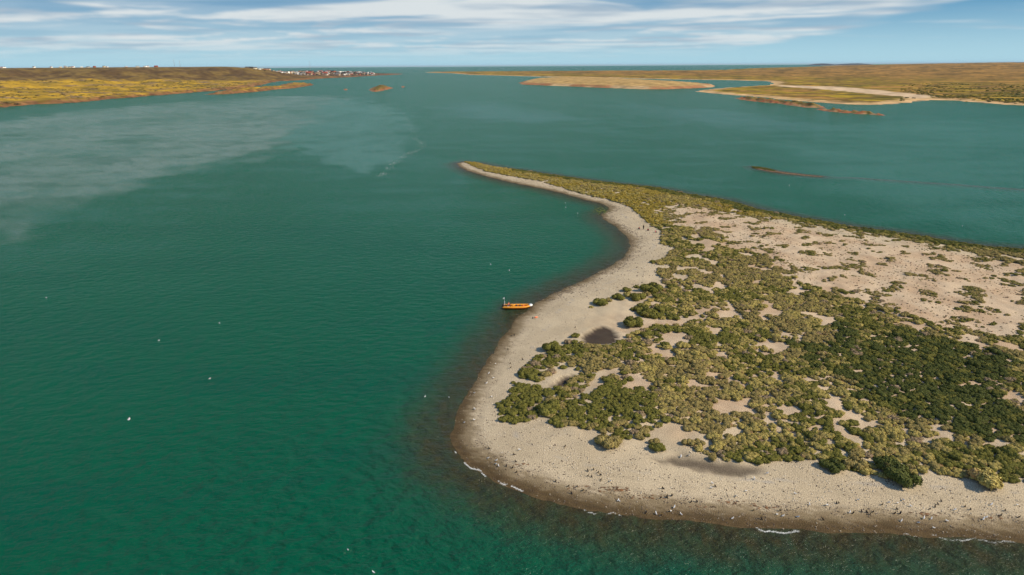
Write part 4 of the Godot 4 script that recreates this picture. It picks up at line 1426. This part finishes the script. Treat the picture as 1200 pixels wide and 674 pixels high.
var CLEARS: Array[PackedVector2Array] = [PackedVector2Array([Vector2(55.0, -117.8), Vector2(58.4, -120.0), Vector2(62.4, -119.5), Vector2(66.2, -118.8), Vector2(62.7, -116.6), Vector2(57.7, -116.4)]), PackedVector2Array([Vector2(65.5, -111.5), Vector2(67.9, -112.5), Vector2(68.4, -111.1), Vector2(66.4, -110.2)]), PackedVector2Array([Vector2(32.5, -116.7), Vector2(35.4, -120.3), Vector2(36.5, -118.1), Vector2(34.9, -113.2), Vector2(32.6, -111.9)]), PackedVector2Array([Vector2(51.9, -136.7), Vector2(56.3, -140.0), Vector2(60.1, -138.5), Vector2(61.5, -133.8), Vector2(58.3, -130.4), Vector2(54.1, -131.3)]), PackedVector2Array([Vector2(33.0, -142.8), Vector2(37.3, -144.8), Vector2(40.6, -140.7), Vector2(36.7, -134.2), Vector2(33.2, -131.6), Vector2(32.0, -136.1)]), PackedVector2Array([Vector2(46.2, -107.3), Vector2(50.0, -109.1), Vector2(51.5, -107.2), Vector2(48.8, -104.3), Vector2(45.9, -103.7)]), PackedVector2Array([Vector2(35.0, -100.2), Vector2(38.0, -102.1), Vector2(40.3, -100.9), Vector2(37.7, -98.3), Vector2(35.0, -97.8)]), PackedVector2Array([Vector2(32.3, -155.8), Vector2(40.8, -151.1), Vector2(47.6, -153.3), Vector2(45.5, -148.9), Vector2(37.8, -146.8), Vector2(32.3, -149.1)]), PackedVector2Array([Vector2(60.0, -144.9), Vector2(63.5, -142.3), Vector2(64.2, -138.4), Vector2(62.0, -137.5), Vector2(59.3, -140.4)]), PackedVector2Array([Vector2(21.3, -129.2), Vector2(25.3, -130.0), Vector2(27.0, -126.6), Vector2(23.8, -125.1)])]
var MUDS: Array[PackedVector2Array] = [PackedVector2Array([Vector2(15.4, -140.1), Vector2(16.8, -144.1), Vector2(19.1, -147.1), Vector2(21.4, -148.2), Vector2(23.3, -147.1), Vector2(24.0, -144.0), Vector2(23.3, -140.5), Vector2(21.4, -137.6), Vector2(18.6, -136.7), Vector2(16.5, -138.2)]), PackedVector2Array([Vector2(7.3, -118.1), Vector2(8.3, -120.3), Vector2(10.0, -121.8), Vector2(11.8, -122.9), Vector2(12.4, -121.7), Vector2(11.2, -119.5), Vector2(9.1, -117.4)]), PackedVector2Array([Vector2(21.0, -93.1), Vector2(23.4, -92.9), Vector2(27.4, -93.8), Vector2(31.1, -91.8), Vector2(35.5, -90.6), Vector2(38.6, -89.7), Vector2(36.6, -87.9), Vector2(33.6, -87.9), Vector2(29.7, -88.9), Vector2(25.5, -90.3), Vector2(22.5, -91.7)])]
var HAND_SHRUBS := [[20.2, -162.2, 0.68, 0], [23.0, -164.5, 2.08, 2], [25.0, -166.1, 1.11, 1], [28.0, -168.1, 1.77, 2], [31.0, -174.6, 1.41, 2], [30.7, -170.2, 1.32, 0], [32.8, -167.7, 2.25, 2], [34.6, -178.3, 0.94, 2], [37.6, -174.4, 2.83, 2], [35.7, -170.8, 1.33, 1], [33.3, -156.0, 2.34, 2], [36.5, -158.4, 1.59, 2], [34.4, -154.8, 1.66, 2], [30.2, -159.5, 0.79, 2], [31.3, -159.1, 1.36, 2], [28.4, -148.5, 2.29, 2], [14.2, -142.1, 0.98, 2], [12.5, -139.0, 1.09, 3], [10.4, -126.3, 0.80, 2], [4.6, -117.8, 0.84, 2], [8.5, -136.1, 2.13, 2], [8.8, -109.6, 0.80, 1], [15.6, -96.9, 2.01, 1], [14.6, -97.2, 1.10, 2], [17.3, -98.5, 1.11, 2], [23.2, -95.2, 1.37, 2], [23.2, -96.8, 1.11, 1], [6.2, -108.1, 2.16, 2], [9.1, -108.4, 0.79, 1], [57.5, -86.8, 2.54, 4], [56.9, -89.2, 2.18, 4], [48.5, -89.5, 1.63, 4], [52.3, -88.7, 0.87, 2], [52.2, -89.9, 1.76, 1], [69.1, -85.7, 2.65, 0]]
var LIGHT_GULLS := PackedVector2Array([Vector2(40.7, -83.65), Vector2(41.93, -81.47), Vector2(44.24, -81.2), Vector2(49.16, -82.17), Vector2(53.27, -81.62), Vector2(54.37, -81.5), Vector2(55.52, -82.0), Vector2(55.87, -80.84), Vector2(37.44, -79.3), Vector2(39.38, -79.04), Vector2(46.9, -79.79), Vector2(53.18, -78.09), Vector2(56.46, -78.49), Vector2(57.43, -78.38), Vector2(55.26, -77.6), Vector2(56.71, -76.66), Vector2(59.19, -77.89), Vector2(61.61, -79.94), Vector2(64.43, -78.17), Vector2(65.07, -78.5), Vector2(67.31, -80.92), Vector2(70.79, -80.79), Vector2(36.62, -79.55), Vector2(14.56, -87.07), Vector2(15.1, -83.02), Vector2(22.81, -81.41), Vector2(22.1, -80.57), Vector2(19.98, -80.2), Vector2(23.42, -80.02), Vector2(29.02, -85.16), Vector2(29.47, -86.2), Vector2(32.17, -83.37), Vector2(33.85, -84.41), Vector2(30.33, -78.98), Vector2(38.42, -88.36), Vector2(36.0, -87.13), Vector2(26.49, -93.18), Vector2(27.78, -93.16), Vector2(-7.32, -117.11), Vector2(-6.98, -110.44), Vector2(-8.52, -105.75), Vector2(-6.88, -106.34), Vector2(-3.92, -94.24), Vector2(-2.6, -93.48), Vector2(-2.69, -92.57), Vector2(-2.3, -92.08), Vector2(15.18, -82.92), Vector2(1.01, -95.77), Vector2(26.5, -93.1), Vector2(-7.01, -110.53), Vector2(-5.09, -121.07), Vector2(-3.86, -123.18), Vector2(-4.8, -125.69), Vector2(-3.59, -130.39), Vector2(-3.99, -114.87)])
var DARK_BIRDS := PackedVector2Array([Vector2(37.34, -80.29), Vector2(42.57, -78.49), Vector2(45.86, -81.7), Vector2(46.14, -81.65), Vector2(47.31, -79.65), Vector2(48.6, -80.03), Vector2(49.23, -79.87), Vector2(50.18, -79.86), Vector2(49.53, -79.38), Vector2(52.12, -81.24), Vector2(53.02, -79.5), Vector2(53.68, -80.37), Vector2(53.78, -79.49), Vector2(59.86, -81.16), Vector2(60.72, -81.81), Vector2(59.22, -80.67), Vector2(58.23, -80.13), Vector2(67.18, -78.73), Vector2(68.39, -79.69), Vector2(69.45, -78.37), Vector2(63.34, -80.53), Vector2(63.76, -79.98), Vector2(21.92, -85.31), Vector2(21.34, -83.34), Vector2(22.16, -83.44), Vector2(22.98, -83.85), Vector2(25.46, -82.42), Vector2(26.21, -82.51), Vector2(18.63, -80.42), Vector2(20.66, -79.81), Vector2(33.7, -80.42), Vector2(34.23, -78.86), Vector2(29.7, -85.55), Vector2(0.14, -94.66), Vector2(0.36, -92.81), Vector2(-1.06, -91.92), Vector2(-0.05, -91.31), Vector2(0.55, -90.13), Vector2(6.41, -87.63), Vector2(11.43, -89.72), Vector2(11.36, -88.47), Vector2(11.83, -88.3), Vector2(12.97, -89.13), Vector2(13.17, -88.57), Vector2(12.34, -89.89), Vector2(13.19, -87.45), Vector2(8.26, -86.41), Vector2(9.52, -86.23), Vector2(10.29, -85.31), Vector2(8.51, -84.91), Vector2(8.46, -96.16), Vector2(-3.89, -96.76), Vector2(22.0, -85.3), Vector2(23.02, -83.77), Vector2(22.27, -83.62), Vector2(-0.42, -129.59), Vector2(-0.41, -127.26), Vector2(-0.27, -145.61), Vector2(0.43, -146.26), Vector2(2.09, -131.17), Vector2(14.74, -147.77), Vector2(-0.99, -137.5)])
var FLOATING_GULLS := PackedVector2Array([Vector2(-128.0, -176.2), Vector2(-81.7, -145.1), Vector2(-61.3, -124.7), Vector2(-21.6, -73.3), Vector2(-17.5, -69.2), Vector2(-16.7, -116.3), Vector2(-72.1, -155.9), Vector2(24.6, -305.9), Vector2(28.1, -283.3), Vector2(24.0, -296.1), Vector2(-6.7, -206.3), Vector2(-0.8, -199.6), Vector2(-7.5, -116.5), Vector2(144.2, -350.1), Vector2(138.5, -276.6), Vector2(173.9, -255.3), Vector2(18.2, -443.6), Vector2(55.7, -408.1), Vector2(-12.1, -115.9)])
var FLYING_GULL := Vector2(-64.2, -100.9)
var WRACK := PackedVector2Array([Vector2(13.72, -85.7), Vector2(14.8, -85.31), Vector2(15.95, -85.4), Vector2(26.93, -81.62), Vector2(30.59, -82.35), Vector2(32.08, -82.08), Vector2(34.99, -81.44), Vector2(36.25, -81.03), Vector2(18.57, -83.77), Vector2(20.46, -83.65), Vector2(36.27, -81.13), Vector2(57.38, -79.44), Vector2(66.35, -78.68), Vector2(58.08, -79.34), Vector2(14.24, -85.68), Vector2(15.13, -85.3), Vector2(16.1, -85.4), Vector2(1.3, -92.16), Vector2(9.22, -86.38)])
var LEFT_LAND := PackedVector2Array([Vector2(-821.0, -1127.0), Vector2(-826.0, -1227.0), Vector2(-787.0, -1265.0), Vector2(-802.0, -1395.0), Vector2(-796.0, -1551.0), Vector2(-793.0, -1642.0), Vector2(-788.0, -1801.0), Vector2(-783.0, -1925.0), Vector2(-799.0, -2110.0), Vector2(-834.0, -2337.0), Vector2(-907.0, -2626.0), Vector2(-1003.0, -3044.0), Vector2(-962.0, -3240.0), Vector2(-989.0, -3712.0), Vector2(-907.0, -4111.0), Vector2(-891.0, -4681.0), Vector2(-802.0, -5200.0), Vector2(-832.0, -5518.0), Vector2(-1147.0, -6027.0), Vector2(-1551.0, -6509.0), Vector2(-2900, -7600), Vector2(-6000, -8200), Vector2(-9000, -7000), Vector2(-7000, -3500), Vector2(-3000, -1300), Vector2(-1500, -1080)])
var LEFT_SPIT := PackedVector2Array([Vector2(-697.0, -1590.0), Vector2(-659.0, -1632.0), Vector2(-636.0, -1759.0), Vector2(-647.0, -1934.0), Vector2(-631.0, -2078.0), Vector2(-671.0, -2424.0), Vector2(-752.0, -2614.0), Vector2(-822.0, -2606.0), Vector2(-728.0, -2179.0), Vector2(-739.0, -2083.0), Vector2(-818.0, -2241.0), Vector2(-772.0, -1943.0), Vector2(-726.0, -1762.0)])
var MESA := PackedVector2Array([Vector2(-1452.0, -3585.0), Vector2(-1649.0, -3438.0), Vector2(-1916.0, -3326.0), Vector2(-2166.0, -3221.0), Vector2(-2600, -2700), Vector2(-5000, -3800), Vector2(-5500, -6500), Vector2(-2204.0, -5455.0)])
var RIGHT_LAND := PackedVector2Array([Vector2(-814.0, -6681.0), Vector2(-484.0, -5798.0), Vector2(-264.0, -4730.0), Vector2(-126.0, -4471.0), Vector2(61.0, -4048.0), Vector2(330.0, -3579.0), Vector2(572.0, -3116.0), Vector2(702.0, -2892.0), Vector2(834.0, -2753.0), Vector2(918.0, -2525.0), Vector2(842.0, -2267.0), Vector2(740.0, -2031.0), Vector2(654.0, -1958.0), Vector2(562.0, -1850.0), Vector2(485.0, -1733.0), Vector2(427.0, -1629.0), Vector2(430.0, -1513.0), Vector2(464.0, -1343.0), Vector2(481.0, -1181.0), Vector2(505.0, -1079.0), Vector2(556.0, -1050.0), Vector2(631.0, -1107.0), Vector2(706.0, -1188.0), Vector2(734.0, -1156.0), Vector2(732.0, -1070.0), Vector2(745.0, -1016.0), Vector2(1200, -1120), Vector2(2500, -1000), Vector2(6000, -2000), Vector2(15000, -9000), Vector2(12000, -19000), Vector2(7600, -17500), Vector2(5200, -11000), Vector2(3200, -9200), Vector2(2028.0, -6718.0), Vector2(1061.0, -7271.0), Vector2(110.0, -7338.0), Vector2(-503.0, -7172.0), Vector2(-795.0, -7088.0)])
var RIGHT_HILLS := PackedVector2Array([Vector2(2889.0, -6657.0), Vector2(3156.0, -5456.0), Vector2(3341.0, -4622.0), Vector2(9000, -5000), Vector2(13000, -10000), Vector2(10000, -16000), Vector2(6500, -13500), Vector2(5000, -10500)])
var SAND_FLAT := PackedVector2Array([Vector2(752.0, -2011.0), Vector2(844.0, -1830.0), Vector2(817.0, -1564.0), Vector2(772.0, -1293.0), Vector2(713.0, -1188.0), Vector2(692.0, -1221.0), Vector2(717.0, -1438.0), Vector2(731.0, -1720.0), Vector2(708.0, -1850.0)])
var LONG_ISLAND := PackedVector2Array([Vector2(29.0, -2523.0), Vector2(35.0, -2298.0), Vector2(137.0, -2124.0), Vector2(238.0, -1941.0), Vector2(332.0, -1798.0), Vector2(390.0, -1775.0), Vector2(534.0, -1884.0), Vector2(599.0, -2052.0), Vector2(580.0, -2387.0), Vector2(519.0, -2633.0), Vector2(452.0, -2967.0), Vector2(351.0, -3187.0), Vector2(201.0, -3236.0), Vector2(100.0, -3148.0)])
var SMALL_ISLANDS: Array[PackedVector2Array] = [PackedVector2Array([Vector2(-373.3, -1853.1), Vector2(-337.8, -1727.2), Vector2(-323.8, -1753.3), Vector2(-329.5, -1911.6), Vector2(-333.4, -2005.7), Vector2(-382.9, -2178.5), Vector2(-415.7, -2185.3), Vector2(-399.4, -2033.5)]), PackedVector2Array([Vector2(-454.8, -1913.7), Vector2(-425.8, -1818.2), Vector2(-437.2, -1897.1), Vector2(-461.1, -1970.7)]), PackedVector2Array([Vector2(-332.6, -2142.2), Vector2(-308.3, -2016.0), Vector2(-315.4, -2113.3), Vector2(-336.9, -2204.8)]), PackedVector2Array([Vector2(414.8, -1306.5), Vector2(401.7, -1226.6), Vector2(409.1, -1153.6), Vector2(421.2, -1093.0), Vector2(420.8, -1041.7), Vector2(422.1, -998.8), Vector2(442.3, -986.6), Vector2(459.9, -1026.5), Vector2(455.9, -1096.4), Vector2(447.6, -1162.8), Vector2(438.4, -1259.8)]), PackedVector2Array([Vector2(422.7, -968.9), Vector2(413.5, -923.8), Vector2(420.2, -889.3), Vector2(429.9, -864.6), Vector2(446.0, -834.7), Vector2(459.4, -860.4), Vector2(443.4, -903.7), Vector2(432.9, -954.6)]), PackedVector2Array([Vector2(147.3, -418.6), Vector2(146.0, -408.5), Vector2(150.6, -398.7), Vector2(156.6, -388.3), Vector2(163.8, -382.0), Vector2(172.5, -375.5), Vector2(173.8, -378.5), Vector2(165.8, -386.9), Vector2(158.0, -398.4), Vector2(152.5, -413.9)]), PackedVector2Array([Vector2(174.2, -377.3), Vector2(187.3, -370.8), Vector2(208.6, -358.6), Vector2(231.2, -344.4), Vector2(256.7, -328.7), Vector2(259.3, -332.2), Vector2(233.7, -348.2), Vector2(210.8, -362.7), Vector2(189.0, -374.3)])]
var PALE_PATCHES: Array[PackedVector2Array] = [PackedVector2Array([Vector2(-184, -220), Vector2(-187, -270), Vector2(-194, -299), Vector2(-188, -325), Vector2(-202, -368), Vector2(-200, -426), Vector2(-175, -452), Vector2(-177, -541), Vector2(-191, -710), Vector2(-223, -1023), Vector2(-345, -1508), Vector2(-498, -1530), Vector2(-610, -1259), Vector2(-649, -987), Vector2(-597, -738)]), PackedVector2Array([Vector2(-373, -1512), Vector2(-179, -1106), Vector2(-116, -780), Vector2(-70, -547), Vector2(-76, -461), Vector2(-75, -387), Vector2(-103, -411), Vector2(-177, -541), Vector2(-258, -829)]), PackedVector2Array([Vector2(-131, -1150), Vector2(-59, -1253), Vector2(50, -996), Vector2(99, -801), Vector2(37, -735), Vector2(-37, -786), Vector2(-89, -872)]), PackedVector2Array([Vector2(276, -677), Vector2(513, -835), Vector2(568, -657), Vector2(218, -240), Vector2(178, -251), Vector2(162, -288), Vector2(162, -355), Vector2(180, -480)]), PackedVector2Array([Vector2(144, -1171), Vector2(310, -971), Vector2(341, -673), Vector2(228, -612), Vector2(157, -796)])]
var FOAM_FRONT := PackedVector2Array([Vector2(-179.0, -1106.0), Vector2(-172.0, -1072.0), Vector2(-161.0, -1024.0), Vector2(-150.0, -971.0), Vector2(-141.0, -924.0), Vector2(-134.0, -884.0), Vector2(-127.0, -847.0), Vector2(-121.0, -813.0), Vector2(-116.0, -780.0), Vector2(-110.0, -751.0), Vector2(-105.0, -724.0), Vector2(-100.0, -699.0), Vector2(-95.0, -675.0), Vector2(-91.0, -652.0), Vector2(-87.0, -631.0), Vector2(-84.0, -611.0), Vector2(-81.0, -594.0), Vector2(-77.0, -579.0), Vector2(-74.0, -568.0), Vector2(-72.0, -557.0), Vector2(-70.0, -547.0), Vector2(-69.0, -538.0), Vector2(-69.0, -529.0), Vector2(-69.0, -520.0), Vector2(-70.0, -513.0), Vector2(-70.0, -507.0), Vector2(-72.0, -503.0), Vector2(-73.0, -498.0), Vector2(-74.0, -493.0), Vector2(-75.0, -486.0), Vector2(-76.0, -478.0), Vector2(-76.0, -469.0), Vector2(-76.0, -461.0), Vector2(-77.0, -452.0), Vector2(-77.0, -443.0), Vector2(-76.0, -434.0), Vector2(-76.0, -424.0), Vector2(-76.0, -414.0), Vector2(-75.0, -403.0), Vector2(-75.0, -394.0), Vector2(-75.0, -387.0)])
var TOWN := PackedVector2Array([Vector2(-1135.0, -4388.0), Vector2(-1305.0, -5622.0), Vector2(-1304.0, -4130.0), Vector2(-1475.0, -4012.0), Vector2(-1196.0, -5240.0), Vector2(-1753.0, -5566.0), Vector2(-1655.0, -5116.0), Vector2(-1386.0, -4954.0), Vector2(-953.0, -4923.0), Vector2(-1097.0, -4232.0), Vector2(-1948.0, -5900.0), Vector2(-1552.0, -5954.0), Vector2(-1754.0, -4844.0), Vector2(-1203.0, -4196.0), Vector2(-1313.0, -5092.0), Vector2(-1580.0, -5623.0), Vector2(-2146.0, -5865.0), Vector2(-1401.0, -5679.0), Vector2(-1864.0, -6148.0), Vector2(-1270.0, -5709.0), Vector2(-1315.0, -4088.0), Vector2(-1218.0, -4367.0), Vector2(-1197.0, -4674.0), Vector2(-1688.0, -4792.0), Vector2(-1207.0, -4320.0), Vector2(-1457.0, -4779.0), Vector2(-1873.0, -5236.0), Vector2(-1833.0, -5889.0), Vector2(-1211.0, -5384.0), Vector2(-1013.0, -5155.0), Vector2(-1269.0, -4840.0), Vector2(-1438.0, -5765.0), Vector2(-1643.0, -5648.0), Vector2(-1777.0, -5975.0), Vector2(-1111.0, -5601.0), Vector2(-1378.0, -5506.0), Vector2(-1072.0, -4987.0), Vector2(-1400.0, -4053.0), Vector2(-958.0, -4730.0), Vector2(-1558.0, -5811.0), Vector2(-1314.0, -3925.0), Vector2(-1559.0, -5750.0), Vector2(-1071.0, -5023.0), Vector2(-1435.0, -5350.0), Vector2(-1673.0, -5653.0), Vector2(-1415.0, -3910.0), Vector2(-1416.0, -4948.0), Vector2(-1374.0, -4407.0), Vector2(-1920.0, -5279.0), Vector2(-2204.0, -6078.0), Vector2(-1005.0, -5062.0), Vector2(-1461.0, -4984.0), Vector2(-1170.0, -5443.0), Vector2(-1256.0, -4743.0), Vector2(-1518.0, -4963.0), Vector2(-1057.0, -4517.0), Vector2(-1327.0, -3878.0), Vector2(-1536.0, -4179.0), Vector2(-1296.0, -5739.0), Vector2(-1283.0, -4349.0), Vector2(-1650.0, -4511.0), Vector2(-1183.0, -5166.0), Vector2(-1355.0, -5629.0), Vector2(-1776.0, -5330.0), Vector2(-1810.0, -5377.0), Vector2(-1041.0, -5157.0), Vector2(-1722.0, -5582.0), Vector2(-1071.0, -5325.0), Vector2(-1029.0, -5247.0), Vector2(-1187.0, -4286.0), Vector2(-1196.0, -5028.0), Vector2(-1243.0, -4232.0), Vector2(-1224.0, -4133.0), Vector2(-1819.0, -5108.0), Vector2(-1161.0, -4187.0), Vector2(-1373.0, -4232.0), Vector2(-1185.0, -4747.0), Vector2(-1101.0, -4269.0), Vector2(-1628.0, -5257.0), Vector2(-2053.0, -6176.0), Vector2(-1314.0, -3968.0), Vector2(-1271.0, -5758.0), Vector2(-1351.0, -5150.0), Vector2(-1265.0, -4793.0), Vector2(-1247.0, -3961.0), Vector2(-1368.0, -4773.0), Vector2(-1468.0, -5722.0), Vector2(-1845.0, -5163.0), Vector2(-1092.0, -4661.0), Vector2(-1393.0, -5802.0), Vector2(-1004.0, -4827.0), Vector2(-1111.0, -5189.0), Vector2(-1201.0, -5789.0), Vector2(-2301.0, -6347.0), Vector2(-1829.0, -5651.0), Vector2(-1598.0, -4766.0), Vector2(-1673.0, -4629.0), Vector2(-1517.0, -4471.0), Vector2(-1996.0, -5477.0), Vector2(-1058.0, -5198.0), Vector2(-1117.0, -4947.0), Vector2(-1491.0, -5715.0), Vector2(-1599.0, -5981.0), Vector2(-1021.0, -4483.0), Vector2(-1270.0, -5817.0), Vector2(-1686.0, -5463.0), Vector2(-1593.0, -4570.0), Vector2(-1252.0, -5484.0), Vector2(-1038.0, -4784.0), Vector2(-1463.0, -4231.0), Vector2(-1203.0, -5640.0), Vector2(-1290.0, -4819.0), Vector2(-1536.0, -5880.0), Vector2(-1233.0, -4888.0), Vector2(-1060.0, -4737.0), Vector2(-1392.0, -4475.0), Vector2(-1006.0, -4654.0), Vector2(-2122.0, -6249.0), Vector2(-1438.0, -5663.0), Vector2(-1144.0, -4243.0), Vector2(-1696.0, -5625.0), Vector2(-1356.0, -4705.0), Vector2(-1845.0, -5264.0), Vector2(-1549.0, -4490.0), Vector2(-1199.0, -5390.0), Vector2(-1491.0, -4922.0), Vector2(-1869.0, -5659.0), Vector2(-1585.0, -5106.0), Vector2(-1499.0, -4231.0), Vector2(-1468.0, -5508.0), Vector2(-1492.0, -4203.0), Vector2(-2072.0, -6006.0), Vector2(-2120.0, -6145.0), Vector2(-1159.0, -5544.0), Vector2(-1328.0, -4220.0), Vector2(-1483.0, -5720.0), Vector2(-1235.0, -4229.0), Vector2(-1371.0, -4534.0), Vector2(-1513.0, -4304.0), Vector2(-1081.0, -4657.0), Vector2(-1343.0, -5377.0), Vector2(-1729.0, -4844.0), Vector2(-1336.0, -5679.0), Vector2(-1570.0, -4883.0), Vector2(-1071.0, -4518.0), Vector2(-2027.0, -5860.0), Vector2(-1131.0, -4960.0), Vector2(-1048.0, -4333.0), Vector2(-977.0, -4801.0), Vector2(-1241.0, -5352.0), Vector2(-1462.0, -5719.0), Vector2(-1116.0, -4748.0), Vector2(-1269.0, -5254.0), Vector2(-1573.0, -5213.0), Vector2(-1443.0, -3979.0), Vector2(-1453.0, -5322.0), Vector2(-1263.0, -4639.0), Vector2(-1292.0, -4287.0), Vector2(-1115.0, -5391.0), Vector2(-1464.0, -4252.0), Vector2(-1098.0, -5663.0), Vector2(-1118.0, -4595.0), Vector2(-1181.0, -5714.0), Vector2(-1310.0, -3716.0), Vector2(-2045.0, -5884.0), Vector2(-1392.0, -5207.0), Vector2(-1343.0, -5681.0), Vector2(-1165.0, -5608.0), Vector2(-1362.0, -5843.0), Vector2(-1724.0, -6049.0), Vector2(-1715.0, -5477.0), Vector2(-1266.0, -5235.0), Vector2(-1317.0, -3671.0), Vector2(-987.0, -4647.0), Vector2(-1706.0, -5251.0), Vector2(-1965.0, -5988.0), Vector2(-1768.0, -4877.0), Vector2(-2038.0, -5884.0), Vector2(-1138.0, -5238.0), Vector2(-1513.0, -4502.0), Vector2(-1578.0, -4906.0), Vector2(-1574.0, -4940.0), Vector2(-1302.0, -5049.0), Vector2(-1310.0, -4380.0), Vector2(-1217.0, -5664.0), Vector2(-2084.0, -6059.0), Vector2(-928.0, -4727.0), Vector2(-1271.0, -3874.0), Vector2(-1637.0, -4935.0), Vector2(-1189.0, -4230.0)])
var PLATEAU_HOUSES := PackedVector2Array([Vector2(-3152, -4438), Vector2(-3131, -4355), Vector2(-3044, -4270), Vector2(-2854, -4430), Vector2(-2735, -4379), Vector2(-2686, -4310), Vector2(-2643, -4186), Vector2(-2611, -4222), Vector2(-2578, -4201), Vector2(-2540, -4222), Vector2(-2508, -4238), Vector2(-2448, -4195), Vector2(-2421, -4246), Vector2(-2394, -4229), Vector2(-2351, -4360), Vector2(-2302, -4400), Vector2(-2275, -4223), Vector2(-2242, -4400), Vector2(-2139, -4174), Vector2(-2123, -4271), Vector2(-2908, -4351), Vector2(-2475, -4169)])
